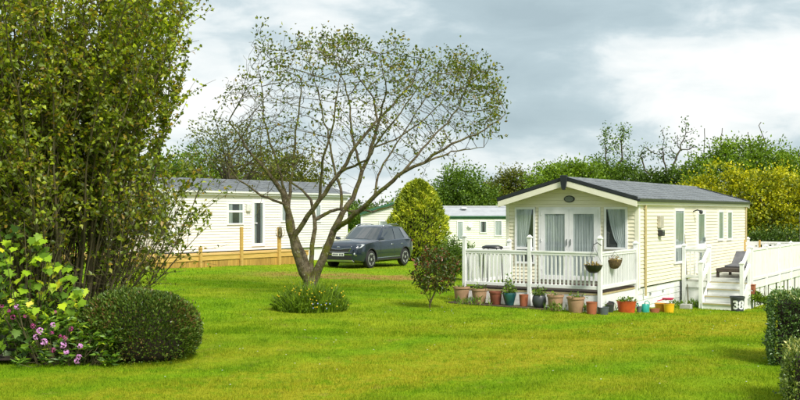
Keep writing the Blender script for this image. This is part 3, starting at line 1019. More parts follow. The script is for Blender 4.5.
# ---- the open multi-stemmed tree on the lawn
T0_ = 25.0
lines = [
    [(311, 312, 0, .25), (311, 300, 0, .23), (311, 288, .0, .21)],
    [(311, 288, 0, .15), (303, 272, -.15, .125), (297, 252, -.3, .115), (292, 237, -.4, .105), (286, 204, -.5, .085), (276, 184, -.6, .065), (268, 172, -.7, .05), (250, 152, -.8, .035), (230, 122, -.9, .018)],
    [(292, 237, -.4, .08), (303, 222, -.6, .072), (320, 201, -.9, .066), (341, 172, -1.2, .055), (357, 145, -1.4, .045), (378, 120, -1.5, .035), (372, 98, -1.5, .022), (350, 62, -1.6, .012)],
    [(311, 288, .1, .10), (307, 262, .25, .085), (299, 246, .4, .08), (291, 222, .6, .068), (288, 200, .8, .055), (293, 168, 1.0, .04), (296, 138, 1.1, .03), (302, 82, 1.3, .014)],
    [(311, 288, .2, .09), (312, 262, .6, .075), (313, 237, .9, .068), (315, 219, 1.1, .06), (330, 211, 1.4, .05), (344, 209, 1.7, .042), (372, 212, 2.2, .03), (395, 205, 2.6, .014)],
    [(315, 219, 1.1, .05), (312, 200, 1.3, .045), (302, 190, 1.6, .035), (285, 178, 1.8, .028), (262, 165, 2.0, .016)],
    [(311, 288, 0, .15), (318, 270, -.05, .125), (326, 250, -.1, .115), (334, 231, -.15, .10), (343, 212, -.1, .08), (352, 198, 0, .07), (362, 172, .2, .058), (371, 148, .3, .05), (379, 120, .4, .042), (398, 98, .5, .03), (412, 84, .6, .018), (420, 60, .7, .010)],
    [(334, 231, -.15, .085), (347, 221, -.5, .075), (360, 210, -.8, .068), (374, 196, -1.1, .06), (404, 171, -1.5, .05), (424, 162, -1.7, .04), (452, 144, -1.9, .03), (485, 130, -2.0, .018), (507, 113, -2.1, .009)],
    [(404, 171, -1.5, .035), (416, 155, -1.2, .03), (440, 130, -.9, .024), (458, 108, -.7, .018), (468, 80, -.6, .01)],
    [(343, 212, -.1, .05), (340, 190, .5, .042), (332, 160, .9, .035), (327, 130, 1.2, .025), (318, 90, 1.4, .016), (306, 50, 1.5, .008)],
    [(371, 148, .3, .03), (395, 140, 1.0, .025), (425, 120, 1.5, .018), (450, 92, 1.8, .01)],
    [(288, 200, .8, .045), (276, 160, .5, .034), (264, 118, .4, .022), (259, 70, .3, .010)],
    [(320, 201, -.9, .045), (322, 162, -1.4, .035), (334, 122, -1.8, .024), (341, 72, -2.0, .010)],
    [(362, 172, .2, .045), (353, 140, .8, .034), (349, 100, 1.2, .022), (337, 52, 1.4, .009)],
    [(379, 120, .4, .03), (387, 92, 0, .02), (380, 54, -.3, .009)],
    [(424, 162, -1.7, .03), (452, 152, -1.0, .02), (484, 147, -.4, .009)],
    [(341, 172, -1.2, .04), (366, 160, -1.9, .03), (394, 120, -2.4, .02), (430, 72, -2.6, .009)],
    [(374, 196, -1.1, .04), (380, 170, -.4, .03), (400, 138, .2, .02), (440, 75, .6, .009)],
    [(286, 204, -.5, .04), (262, 196, -1.1, .032), (240, 180, -1.5, .022), (222, 160, -1.8, .012)],
]
nd, pr, rd = poly_nodes(lines, T0_); rd = rd*.86
# crown envelope as photo-plane ellipses with depth
env = [(350, 85, 95, 58), (430, 95, 72, 48), (475, 100, 38, 42), (270, 105, 52, 60), (300, 150, 80, 42), (400, 140, 70, 30), (330, 45, 48, 18), (245, 150, 30, 35), (470, 70, 26, 18), (262, 45, 18, 18)]
att = []
cen_ = []
wts = np.array([e_[2]*e_[3] for e_ in env], float); wts /= wts.sum()
while len(att) < 6900:
    e_ = env[rng.choice(len(env), p=wts)]
    u = rng.normal(size=3); u = u/np.linalg.norm(u)*rng.random()**(1/2.4)
    px_, py_ = e_[0]+u[0]*e_[2], e_[1]+u[1]*e_[3]
    if py_ > 186 or (px_ > 440 and py_ > 165) or py_ < 22 + max(0, (px_-350))*.16 + max(0, 300-px_)*.12: continue
    dep = T0_ + u[2]*2.6 + rng.normal()*.3
    if len(cen_) < 150: cen_.append(at(px_, py_, dep))
    elif rng.random() < .30: att.append(at(px_, py_, dep))
    else:
        cq_ = cen_[rng.integers(len(cen_))]; att.append(cq_ + Vector(rng.normal(size=3)*np.array((.30, .30, .24))))
def in_crown(q_):
    px_, py_ = q_[0]/q_[1]*F+400, HOR-(q_[2]-CAM_H)/q_[1]*F
    return px_ < 512+8*math.sin(py_*.35) and py_ > np.interp(px_, [210, 250, 262, 275, 300, 335, 365, 400, 470, 500, 515], [88, 55, 32, 50, 44, 26, 42, 48, 54, 78, 105]) - 5 + 13*math.sin(px_*.19+q_[1]*1.5) + 9*math.sin(px_*.47+1+q_[1]*3)
att = [q_ for q_ in att if in_crown(q_)]
N_, P_ = colonize(nd, pr, [tuple(q) for q in att], step=.125, infl=1.4, kill=.165, iters=90, grav=(0, 0, .08))
mb, rr, kids = branch_mesh(N_, P_, tip=.0046, power=2.7, rmin=rd, rmax=.24, sides=8)
tree = empty('lawn_tree', (at(311, 300, T0_).x, T0_, gz(at(311, 300, T0_).x, T0_)))
tag(tree, 'open multi-stemmed tree with mossy limbs and thin leaves on the lawn', 'tree')
def under(o_, root):
    """parent a world-space mesh to a thing without moving it"""
    bpy.context.view_layer.update()
    o_.parent = root; o_.matrix_parent_inverse = Matrix.Translation(root.location).inverted() if root.rotation_euler.z == 0 else root.matrix_world.inverted()
    return o_
under(mb.build('trunk', M_BARK, smooth=True), tree)
tips = np.array([i for i in range(len(N_)) if len(kids[i]) == 0 or (rr[i] < .0075 and i % 3 == 0 and i >= len(nd))])
TP = N_[tips]
pxs = TP[:, 0]/TP[:, 1]*F+400; pys = HOR-(TP[:, 2]-CAM_H)/TP[:, 1]*F
# leaves thicken towards the top and the right of the crown, mostly bare inside
topline = np.interp(pxs, [210, 262, 300, 335, 400, 470, 515], [85, 40, 45, 25, 48, 58, 95])
dens_ = np.clip(1.05 - (pys-topline)/62, .20, 1) * np.interp(pxs, [215, 290, 330, 460, 500], [.4, .5, .9, 1, 1.2])
dens_ = np.maximum(dens_, np.interp(pxs, [455, 490], [0, .75])*(pys < 150))
keep = rng.random(len(TP)) < dens_
Lb = []; La = []
for q in TP[keep]:
    for _ in range(rng.integers(4, 9)):
        Lb.append(q+rng.normal(size=3)*.085); v = rng.normal(size=3); v[2] += .1; La.append(v)
M_LF_T = leafmat('lawn_tree_leaf', [(0, (.030, .048, .007)), (.45, (.058, .085, .009)), (.75, (.095, .125, .011)), (.88, (.11, .075, .014)), (1, (.17, .20, .018))])
under(leaves('crown', np.array(Lb), np.array(La), .095, .058, M_LF_T), tree)

# ---- the tall many-stemmed shrub at the left
def stem_path(p0, az, lean, H, bend, m_=16):
    pts = []; d = np.array([math.sin(az)*math.sin(lean), math.cos(az)*math.sin(lean), math.cos(lean)])
    p_ = np.array(p0, float); st_ = H/m_
    for i in range(m_+1):
        pts.append(p_.copy())
        d = unit(d + np.array([0, 0, bend/m_]) + rng.normal(size=3)*.055)
        p_ = p_ + d*st_
    return pts


SC = np.array([-5.75, 17.3, 0.0])
polys = []; rads = []; Lb = []; La = []; Lr = []
nst = 165
for s_ in range(nst):
    a_ = rng.uniform(0, 2*math.pi); r_ = .75*math.sqrt(rng.random())
    p0 = SC + np.array([math.cos(a_)*r_, math.sin(a_)*r_, 0]); p0[2] = gz(p0[0], p0[1])-.03
    low = rng.random() < .42
    lean = rng.uniform(.5, 1.05) if low else rng.uniform(.05, .46)
    H = rng.uniform(2.3, 3.5) if low else rng.uniform(4.6, 7.3)
    az = math.atan2(math.cos(a_)*.8+rng.normal()*.55+.10, math.sin(a_)*.8+rng.normal()*.55)
    pts = stem_path(p0, az, lean, H, rng.uniform(.25, .9) if low else rng.uniform(-.05, .35))
    tp_ = pts[-1]; mx_ = max(q_[0]/q_[1]*F+400 for q_ in pts)
    if mx_ > (rng.uniform(150, 212) if low else rng.choice([rng.uniform(120, 205), rng.uniform(190, 238)], p=[.55, .45])): continue
    r0 = rng.uniform(.016, .034)
    polys.append(pts); rads.append(list(np.linspace(r0, .006, len(pts))))
    ntw = int(H*7.5)
    for k in range(ntw):
        t = rng.uniform(.22, 1.0)**.8*(len(pts)-1); i = min(int(t), len(pts)-2); b_ = pts[i]*(1-(t-i)) + pts[i+1]*(t-i)
        dd = unit(pts[i+1]-pts[i]); v = unit(dd*.7 + rng.normal(size=3)*.75 + np.array([0, 0, .35]))
        ln_ = rng.uniform(.35, 1.0)
        tw = stem_path(b_, math.atan2(v[0], v[1]), math.acos(np.clip(v[2], -1, 1)), ln_, .25, 6)
        polys.append(tw); rads.append(list(np.linspace(.0065, .003, 7)))
        high = np.clip((b_[2]-.7)/2.4, .22, 1)
        for _ in range(int(rng.integers(12, 22)*high)):
            j = rng.uniform(1.2, 6); i2 = min(int(j), 5); q = tw[i2]*(1-(j-i2))+tw[i2+1]*(j-i2)
            Lb.append(q+rng.normal(size=3)*.02); w_ = rng.normal(size=3); w_[2] -= .15; La.append(w_)
            Lr.append(np.clip(rng.random()*.75 + .25*np.clip((q[2]-1.5)/5, 0, 1)*rng.random()**.5, 0, 1))
bush = empty('tall_shrub', (SC[0], SC[1], gz(SC[0], SC[1])))
tag(bush, 'tall olive leaved shrub of many upright stems towering over the flower bed', 'shrub')
under(tube_np(polys, rads, 4).build('stem', M_STEM, smooth=True), bush)
M_LF_S = leafmat('olive_leaf', [(0, (.030, .05, .006)), (.30, (.070, .10, .008)), (.58, (.125, .17, .010)), (.69, (.15, .10, .014)), (.77, (.20, .255, .014)), (1, (.30, .37, .02))], trans=.45, gain=2.1)
under(leaves('foliage', np.array(Lb), np.array(La), .086, .060, M_LF_S, rnd=np.array(Lr)), bush)


def blob(center, rad, n_, shell=.35, flat=0, seedlump=8, lump=.16):
    """points and outward normals over a lumpy dome/ball"""
    u = unit(rng.normal(size=(n_, 3)))
    if flat: u[:, 2] = np.abs(u[:, 2])*1.0 - flat*rng.random(n_)*(rng.random(n_) < .5); u = unit(u)
    k_ = unit(rng.normal(size=(seedlump, 3)))
    bump_ = (np.maximum(0, u @ k_.T)**6).sum(1)*lump - lump*.5
    rr_ = (1 - shell*rng.random(n_)**2) * (1+bump_)
    return np.array(center) + u*rr_[:, None]*np.array(rad), unit(u/np.array(rad))


# ---- clipped dome bush
q = on_ground(146, 357)
dome = empty('dome_bush', q)
tag(dome, 'rounded dark green clipped bush beside the flower bed', 'bush')
P, Nn = blob((0, 0, .34), (.80, .72, .64), 24000, .20, .55, 30, .09)
st_ = rng.random(len(P)) < .03; P[st_] += Nn[st_]*np.abs(rng.normal(size=(int(st_.sum()), 1)))*.05
ok = P[:, 2] > .02; P, Nn = P[ok], Nn[ok]
ax_ = Nn*1.0 + rng.normal(size=P.shape)*.35 + np.array([0, 0, .6])
patch = np.sin(P[:, 0]*5+1)*np.sin(P[:, 2]*6+.5)*.5+.5
M_LF_D = leafmat('dome_leaf', gain=1.9, stops=[(0, (.020, .040, .009)), (.45, (.045, .082, .012)), (.72, (.075, .125, .016)), (.88, (.075, .045, .018)), (1, (.11, .075, .03))], trans=.2, gloss=.09)
leaves('foliage', P, ax_, .052, .027, M_LF_D, dome, rnd=np.clip(rng.random(len(P))*.86+.32*(patch > .62)*rng.random(len(P)), 0, 1))
MB().lathe([(.45, -.05), (.64, .08), (.67, .34), (.56, .64), (.3, .82), (.02, .88)], 18).build('stem', M_SOIL, dome, smooth=True)  # dark filler core closing the gaps behind the leaves, not a stem
fl_me = MB().lathe([(.002, 0), (.02, .012), (.022, .03), (.004, .045)], 6).mesh('flower', surf('white_petal', (.8, .8, .76)))
for _ in range(9):
    a_ = rng.uniform(0, 6.28); zc = rng.uniform(.85, .95) if rng.random() < .6 else rng.uniform(.2, .6)
    rr_ = .35 if zc > .8 else .78
    link('flower', fl_me, dome, (rr_*math.cos(a_), -abs(rr_*math.sin(a_)), zc), None, (.6,)*3)

# ---- sycamore sapling with broad lobed leaves
def lobed_leaf(m):
    out_ = [(0, 0), (.16, -.06), (.34, -.02), (.28, .14), (.48, .30), (.30, .36), (.34, .52), (.17, .55), (.0, .86)]
    pts = out_ + [(-x, y) for x, y in reversed(out_[1:-1])]
    mb_ = MB(); mb_.v.append((0, .3, .0)); n_ = len(pts)
    for x, y in pts: mb_.v.append((x, y, .10*abs(x) - .14*max(0, y-.35)**1.2 - .12*x*x))
    for i in range(n_): mb_.f.append((0, 1+i, 1+(i+1) % n_))
    return mb_.mesh('leaf', m, smooth=True)


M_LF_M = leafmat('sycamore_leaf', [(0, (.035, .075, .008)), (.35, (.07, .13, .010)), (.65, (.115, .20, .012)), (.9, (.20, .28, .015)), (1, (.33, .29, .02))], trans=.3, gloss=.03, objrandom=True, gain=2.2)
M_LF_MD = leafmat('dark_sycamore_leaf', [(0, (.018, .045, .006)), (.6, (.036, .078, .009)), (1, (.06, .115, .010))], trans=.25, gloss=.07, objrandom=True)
lm = lobed_leaf(M_LF_M); lmd = lobed_leaf(M_LF_MD)
q = on_ground(32, 362)
syc = empty('sycamore_sapling', q)
tag(syc, 'young sycamore with broad lobed bright green leaves under the tall shrub', 'sapling')
polys = []; rads = []
for i in range(16):
    a_ = rng.uniform(0, 6.28); pts = stem_path((rng.normal()*.12, rng.normal()*.12, 0), a_, rng.uniform(.1, .75), rng.uniform(1.0, 2.2), .3, 9)
    polys.append(pts); rads.append(list(np.linspace(.013, .004, 10)))
tube_np(polys, rads, 5).build('stem', M_STEM, syc, smooth=True)
nl = 0
while nl < 290:
    # crown seen from the path: tall on the left, sloping down to the right
    px_ = rng.uniform(-14, 86); top = np.interp(px_, [-45, 0, 20, 45, 70, 86], [220, 224, 226, 236, 262, 285])
    py_ = rng.uniform(top, 352)
    dep = q.y + rng.uniform(-.55, .8)
    if px_ > 60 and py_ > 330: continue
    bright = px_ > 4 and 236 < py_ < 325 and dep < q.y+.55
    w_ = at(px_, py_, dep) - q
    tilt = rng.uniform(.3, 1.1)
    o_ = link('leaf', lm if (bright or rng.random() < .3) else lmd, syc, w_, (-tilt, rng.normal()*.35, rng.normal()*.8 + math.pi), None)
    s_ = rng.uniform(.13, .205); o_.scale = (s_, s_, s_)
    nl += 1

# ---- rhododendron and undergrowth of the bed
q2 = on_ground(66, 366)
rho = empty('rhododendron', q2)
tag(rho, 'low rhododendron with lilac and magenta flower trusses in the bed', 'shrub')
M_LF_R = leafmat('rhododendron_leaf', [(0, (.025, .06, .010)), (.5, (.055, .12, .012)), (.85, (.13, .24, .016)), (1, (.28, .36, .02))], trans=.25, gloss=.1)
polys = []; rads = []; Lb = []; La = []
for i in range(190):
    px_ = rng.uniform(10, 118); py_ = rng.uniform(np.interp(px_, [10, 60, 118], [300, 318, 330]), 366)
    dep = q2.y + rng.uniform(-.25, .7)
    c_ = np.array(at(px_, py_, dep) - q2); b_ = np.array([c_[0]*.6, c_[1]*.6+.1, 0])
    polys.append([b_, (b_+c_)/2+rng.normal(size=3)*.04, c_]); rads.append([.008, .006, .004])
    for k in range(11):
        a_ = 2*math.pi*k/9+rng.normal()*.2
        Lb.append(c_+rng.normal(size=3)*.02); La.append((math.cos(a_), math.sin(a_)-.25, rng.uniform(-.1, .7)))
tube_np(polys, rads, 4).build('stem', M_STEM, rho)
leaves('foliage', np.array(Lb), np.array(La), .13, .036, M_LF_R, rho)
M_LIL = surf('lilac_petal', (.56, .20, .55), (.68, .36, .66), rough=.6, scale=30)
M_MAG = surf('magenta_petal', (.30, .02, .15), (.42, .05, .24), rough=.6, scale=30)


def truss(m, rad):
    mb_ = MB()
    for k in range(22):
        v = unit(rng.normal(size=3) + np.array([0, -.3, .5])); c_ = v*rad
        s_ = rad*.42; t1 = unit(np.cross(v, rng.normal(size=3))); t2 = np.cross(v, t1)
        ring = [c_ + (t1*math.cos(a) + t2*math.sin(a))*s_*(1 if j % 2 == 0 else .55) + v*s_*(.35 if j % 2 == 0 else .1) for j, a in enumerate(np.linspace(0, 2*math.pi, 11)[:-1])]
        b_ = len(mb_.v); mb_.v.append(tuple(c_ - v*s_*.25)); mb_.v += [tuple(r_) for r_ in ring]
        for j in range(10): mb_.f.append((b_, b_+1+j, b_+1+(j+1) % 10))
    return mb_.mesh('flower', m)


tl = [truss(M_LIL, .036), truss(M_LIL, .046)]; tm_ = [truss(M_MAG, .024), truss(M_MAG, .032)]
for px_, py_, k in ((40, 331, 1), (44, 342, 1), (36, 337, 0), (63, 345, 1), (66, 352, 0), (80, 346, 0), (79, 357, 0), (53, 325, 0), (77, 361, 0), (17, 307, 0)):
    link('flower', tl[k], rho, at(px_, py_, q2.y-.42)-q2, (rng.random(), rng.random(), rng.random()*6))
for px_, py_ in ((71, 329), (60, 336), (65, 338), (13, 317), (2, 306), (25, 316), (52, 333), (33, 326), (9, 311), (53, 350), (55, 312)):
    link('flower', tm_[rng.integers(2)], rho, at(px_, py_, q2.y-.40)-q2, (rng.random(), rng.random(), rng.random()*6))

q3 = on_ground(70, 362)
und = empty('bed_undergrowth', q3)
M_LF_U = leafmat('undergrowth_leaf', [(0, (.015, .035, .007)), (.5, (.035, .075, .009)), (1, (.09, .15, .013))], trans=.25)
P = []; 
for i in range(5200):
    px_ = rng.uniform(-60, 128); py_ = rng.uniform(np.interp(px_, [-60, 60, 128], [270, 300, 325]), 372)
    dep = q3.y+rng.uniform(-.25, 1.9); w_ = at(px_, py_, dep)
    if w_.z < gz(w_.x, w_.y)+.01: w_.z = gz(w_.x, w_.y)+rng.uniform(.01, .25)
    P.append(np.array(w_ - q3))
leaves('foliage', np.array(P), rng.normal(size=(len(P), 3))+np.array([0, -.2, .5]), .085, .035, M_LF_U, und)
mbs = MB()
for _ in range(60):
    x, y = rng.uniform(-2.0, .75), rng.uniform(.1, 1.9); zg_ = gz(q3.x+x, q3.y+y)-q3.z
    mbs.tube([(x, y, zg_-.02), (x+rng.normal()*.12, y+rng.normal()*.1, zg_+rng.uniform(.3, .7))], [.008, .004], 4)
mbs.build('stem', M_STEM, und)
tag(und, 'dense dark undergrowth filling the flower bed at the foot of the tall shrub', 'plants', kind='stuff')
tag(MB().lathe([(2.3, 0), (2.2, .02), (1.2, .05), (.05, .06)], 30, (-6.1, 16.9, gz(-6.1, 16.9)+.01), sy=.9).build('bed_soil', M_SOIL, smooth=True), 'dark soil of the flower bed under the shrubs', 'soil', kind='structure')

# ---- wildflower clump round the foot of the lawn tree
q = on_ground(309, 312)
clump = empty('wildflower_clump', q)
tag(clump, 'clump of long grass and yellow buttercups around the foot of the tree', 'plants')
n_ = 5200
u = rng.uniform(-1, 1, n_); v_ = rng.uniform(-1, 1, n_); ok = u*u+v_*v_ < 1
u, v_ = u[ok], v_[ok]; n_ = len(u)
X = u*.78; Y = v_*.72+.45
Hh = (.47*(1-(u*u+v_*v_)*.72)+.10)*rng.uniform(.4, 1.25, n_)*(1+.35*np.sin(X*9+1)*np.sin(Y*8))
base = np.stack([X, Y, ground(X+q.x, Y+q.y)-q.z], 1)
a_ = rng.uniform(0, 6.28, n_); sd_ = np.stack([np.cos(a_), np.sin(a_), 0*a_], 1)*.009
ln_ = np.stack([u*.4, v_*.3, np.ones(n_)], 1)+rng.normal(size=(n_, 3))*.22
mid_ = base+unit(ln_)*(Hh*.6)[:, None]; tip_ = mid_+unit(ln_+rng.normal(size=(n_, 3))*.35+np.stack([u, v_, -.2+0*u], 1)*.4)*(Hh*.45)[:, None]
V = np.stack([base-sd_, base+sd_, mid_+sd_*.9, mid_-sd_*.9, tip_], 1).reshape(-1, 3)
i_ = np.arange(n_)[:, None]*5
Fq = np.concatenate([i_+np.array([[0, 1, 2]]), i_+np.array([[0, 2, 3]]), i_+np.array([[3, 2, 4]])], 1).reshape(-1, 3)
M_LF_C = leafmat('clump_leaf', [(0, (.03, .06, .006)), (.5, (.07, .13, .010)), (1, (.15, .24, .016))], trans=.3)
link('foliage', np_mesh('foliage', V, Fq, M_LF_C, np.repeat(rng.random(n_), 3)), clump)
k_ = rng.choice(n_, 1600); leaves('broad_foliage', mid_[k_], rng.normal(size=(1600, 3))+np.array([0, -.1, .4]), .07, .035, M_LF_C, clump)
M_YEL = surf('buttercup_petal', (.75, .56, .01), (.68, .48, .01), rough=.5)
cup = MB().lathe([(.004, 0), (.022, .008), (.028, .022), (.018, .016), (.002, .012)], 7).mesh('flower', M_YEL)
for _ in range(60):
    uu, vv = rng.uniform(-1, 1), rng.uniform(-1, .2)
    if uu*uu+vv*vv > 1: continue
    zz = .48*(1-(uu*uu+vv*vv)*.70)+.10+rng.uniform(-.22, .12)
    link('flower', cup, clump, (uu*.86, vv*.75+.45-.05, max(zz, .12)), (rng.normal()*.5-.6, rng.normal()*.5, 0), (.66,)*3)
blu = MB().lathe([(.004, 0), (.012, .006), (.012, .02), (.004, .026)], 7).mesh('flower', surf('blue_petal', (.35, .40, .75)))
for _ in range(7): link('flower', blu, clump, (rng.uniform(.05, .5), rng.uniform(-.32, -.2), rng.uniform(.08, .2)))

# ---- red-tipped shrub by the veranda
q = on_ground(430, 308)
red = empty('red_tipped_shrub', q)
tag(red, 'sparse shrub with red and green leaves standing left of the veranda', 'shrub')
att = []
while len(att) < 800:
    u = unit(rng.normal(size=3))*rng.random()**(1/2.2)
    px_, py_ = 434+u[0]*24, 271+u[1]*26
    att.append(np.array(at(px_, py_, q.y+u[2]*.55)-q))
att += [np.array(at(456+rng.normal()*3, 262+rng.normal()*4, q.y+rng.normal()*.1)-q) for _ in range(25)]
nd0 = [np.array((0, 0, -.03)), np.array((.0, 0, .1)), np.array((.06, 0, .25)), np.array((-.07, .05, .28)), np.array((.16, .03, .45)), np.array((.0, -.06, .40))]
N_, P_ = colonize(nd0, [-1, 0, 1, 1, 2, 1], att, step=.07, infl=.7, kill=.11, iters=60)
mb, rr, kids = branch_mesh(N_, P_, tip=.0035, power=2.1, rmax=.03, sides=5)
mb.build('stem', M_BARK, red, smooth=True)
tp = N_[[i for i in range(len(N_)) if rr[i] < .006 and i > 5]]
k_ = np.repeat(np.arange(len(tp)), 8)
M_LF_P = leafmat('red_green_leaf', gain=1.2, stops=[(0, (.025, .05, .010)), (.4, (.06, .10, .014)), (.72, (.10, .14, .02)), (.84, (.12, .04, .02)), (1, (.20, .05, .03))], trans=.3, gloss=.1)
leaves('foliage', tp[k_]+rng.normal(size=(len(k_), 3))*.03, rng.normal(size=(len(k_), 3))+np.array([0, 0, .3]), .085, .042, M_LF_P, red)

# ---- hedges on the right
def hedge(name, label, x0, x1, y0, y1, h_, n_, m, L_, W_, rz=0):
    """box hedge whose near left foot is at x0, y0, turned by rz about that corner"""
    hx, hy = (x1-x0)/2, (y1-y0)/2
    cx, cy = x0+hx*math.cos(rz)-hy*math.sin(rz), y0+hx*math.sin(rz)+hy*math.cos(rz)
    root = empty(name, (cx, cy, gz(cx, cy)), rz); tag(root, label, 'hedge')
    P = []; Nn = []
    ar = np.array([2*hx*h_, 2*hy*h_, 2*hy*h_, 4*hx*hy*1.3]); ar = ar/ar.sum()
    f_ = rng.choice(4, n_, p=ar); a_ = rng.uniform(-1, 1, n_); b_ = rng.uniform(0, 1, n_); c_ = rng.uniform(-1, 1, n_)
    P = np.zeros((n_, 3)); Nn = np.zeros((n_, 3))
    for k, (pp, nn) in enumerate(((lambda: np.stack([a_*hx, -hy+0*a_, b_*h_], 1), (0, -1, .2)), (lambda: np.stack([-hx+0*a_, c_*hy, b_*h_], 1), (-1, 0, .2)), (lambda: np.stack([hx+0*a_, c_*hy, b_*h_], 1), (1, 0, .2)), (lambda: np.stack([a_*hx, c_*hy, h_+0*a_], 1), (0, 0, 1)))):
        sel = f_ == k; P[sel] = pp()[sel]; Nn[sel] = nn
    # round the shoulders and ripple the faces
    P += Nn*(rng.random((n_, 1)) < .05)*np.abs(rng.normal(size=(n_, 1)))*.045
    P += Nn*(.05*np.sin(P[:, [0]]*6+P[:, [1]]*4+1)*np.sin(P[:, [2]]*7+P[:, [0]]*3) - np.abs(rng.normal(size=(n_, 1)))*.045)
    sh = np.clip((P[:, 2]-h_+.14)/.14, 0, 1)
    P[:, 0] *= 1-.09*sh**2*.6; P[:, 1] *= 1-.09*sh**2*.6
    ax2 = Nn*.7+rng.normal(size=(n_, 3))*.55+np.array([0, 0, .35])
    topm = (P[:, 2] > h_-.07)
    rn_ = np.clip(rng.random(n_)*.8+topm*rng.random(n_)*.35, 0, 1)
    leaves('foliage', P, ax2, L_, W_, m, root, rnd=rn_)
    MB().box(-hx+.12, hx-.12, -hy+.12, hy-.12, -.05, h_-.13).build('core', M_SOIL, root)
    mbs_ = MB()
    for _ in range(16):
        x, y = rng.uniform(-hx+.05, hx-.05), rng.uniform(-hy+.03, hy-.1); mbs_.tube([(x, y, -.05), (x+rng.normal()*.05, y, h_*.7)], [.014, .008], 5)
    mbs_.build('stem', M_STEM, root)
    return root


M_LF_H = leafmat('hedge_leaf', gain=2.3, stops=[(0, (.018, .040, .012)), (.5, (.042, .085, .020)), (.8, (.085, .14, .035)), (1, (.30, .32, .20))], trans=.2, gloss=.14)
qa = on_ground(769, 366)
hedge('hedge', 'clipped green hedge with paler leaves on top, the taller one near the steps', qa.x, qa.x+2.6, qa.y, qa.y+1.15, 1.08, 21000, M_LF_H, .05, .026, rz=R(-21))
qb = at(784, 0, 11.9)
M_LF_H2 = leafmat('yellow_hedge_leaf', [(0, (.03, .06, .012)), (.5, (.085, .13, .025)), (.8, (.19, .23, .06)), (1, (.42, .40, .18))], trans=.25, gloss=.1)
hedge('hedge', 'low clipped hedge of yellowish leaves in front of the taller hedge', qb.x, qb.x+2.2, 11.9, 12.85, .66, 11000, M_LF_H2, .045, .024, rz=R(-22))


# ---- background trees
def bgtree(name, label, cat, D, lobes, n_, L_, m, group=None, clump=.55, trunk=.22, per=26, lightk=.0, bare=0, dep=1.0, open_=1.0):
    """lobes: (px, py, rx px, ry px) ellipsoids; leaves gather in clumps over them; trunk and limbs inside"""
    n_ = int(n_*2.1); L_ = L_*.68; per = int(per*1.6)
    xs_ = sum(l_[0] for l_ in lobes)/len(lobes); bX = (xs_-400)/F*D
    z0 = gz(bX, D); root = empty(name, (bX, D, z0)); tag(root, label, cat, group)
    o_ = np.array((bX, D, z0)); cl = []; cn = []
    wt = np.array([l_[2]*l_[3] for l_ in lobes], float); wt /= wt.sum(); nc = max(6, n_//per)
    pick = rng.choice(len(lobes), nc, p=wt)
    for k in pick:
        l_ = lobes[k]; u = unit(rng.normal(size=3)); u[2] = u[2] if u[2] > -.75 else -u[2]
        r_ = rng.uniform(.45, 1.04) * (1+rng.normal()*.10); sc = D/F
        c0 = np.array(at(l_[0], l_[1], D)); cl.append(c0 + u*r_*np.array([l_[2]*sc, (l_[2]+l_[3])*.5*sc*dep, l_[3]*sc])); cn.append(u)
    cl = np.array(cl); cn = np.array(cn)
    ok = cl[:, 2] > z0+.2; cl = cl[ok]; cn = cn[ok]
    idx = rng.integers(0, len(cl), n_)
    cs = clump*rng.uniform(.35, 1.15, len(cl))
    off = rng.normal(size=(n_, 3))*np.array([1, 1, .62])
    P = cl[idx] + off*cs[idx][:, None]*.55
    ok = P[:, 2] > z0+.05
    P = P[ok]; idx = idx[ok]; off = off[ok]
    tone = rng.random(len(cl))
    leaves('crown', P-o_, cn[idx]*.6+unit(off)*.6+rng.normal(size=P.shape)*.6, L_, L_*.62, m, root, rnd=np.clip(.42*rng.random(len(P))+.45*tone[idx]+.13*np.clip(off[:, 2], -1, 1), 0, 1))
    # trunk and limbs
    zt = cl[:, 2].mean(); top_ = np.array((cl[:, 0].mean(), D, zt))
    polys = [[o_*0+np.array((0, 0, -.1)), (top_-o_)*.5+np.array((.1, 0, 0)), top_-o_]]; rads = [[trunk, trunk*.75, trunk*.45]]
    for k in rng.choice(len(cl), min(len(cl), 26), replace=False):
        s_ = (top_-o_)*rng.uniform(.35, 1); e2 = cl[k]-o_; polys.append([s_, (s_+e2)/2+rng.normal(size=3)*.15+np.array((0, 0, .15)), e2]); rads.append([trunk*.32, trunk*.2, .015])
    tube_np(polys, rads, 5).build('trunk', M_TWIG, root, smooth=True)
    if bare:
        # bare crown branches standing above the leaves
        att_ = []
        for (bx_, by_, rx_, ry_, cnt) in bare:
            for _ in range(cnt):
                u = rng.normal(size=3); u = u/np.linalg.norm(u)*rng.random()**.5
                att_.append(np.array(at(bx_+u[0]*rx_, by_+u[1]*ry_, D+u[2]*rx_*D/F))-o_)
        nd_ = [top_-o_] ; pr_ = [-1]
        for (bx_, by_, rx_, ry_, cnt) in bare:
            e2 = np.array(at(bx_, by_+ry_*.9, D))-o_; s_ = top_-o_; pv = 0
            m_ = max(2, int(np.linalg.norm(e2-s_)/.3))
            for k in range(1, m_+1): nd_.append(s_+(e2-s_)*k/m_+rng.normal(size=3)*.04); pr_.append(pv); pv = len(nd_)-1
        N2, P2 = colonize(nd_, pr_, att_, step=.28, infl=3.5, kill=.42, iters=40, grav=(0, 0, .5))
        mb_, r2, k2 = branch_mesh(N2, P2, tip=.022, power=2.2, rmax=trunk*.7, sides=5)
        mb_.build('bare_branch', M_TWIG, root, smooth=True)
        tp_ = N2[[i for i in range(len(N2)) if r2[i] < .035]]
        if lightk and len(tp_):
            kk = rng.integers(0, len(tp_), int(len(tp_)*lightk))
            leaves('sparse_foliage', tp_[kk]+rng.normal(size=(len(kk), 3))*.22, rng.normal(size=(len(kk), 3)), L_*.9, L_*.55, m, root)
    return root


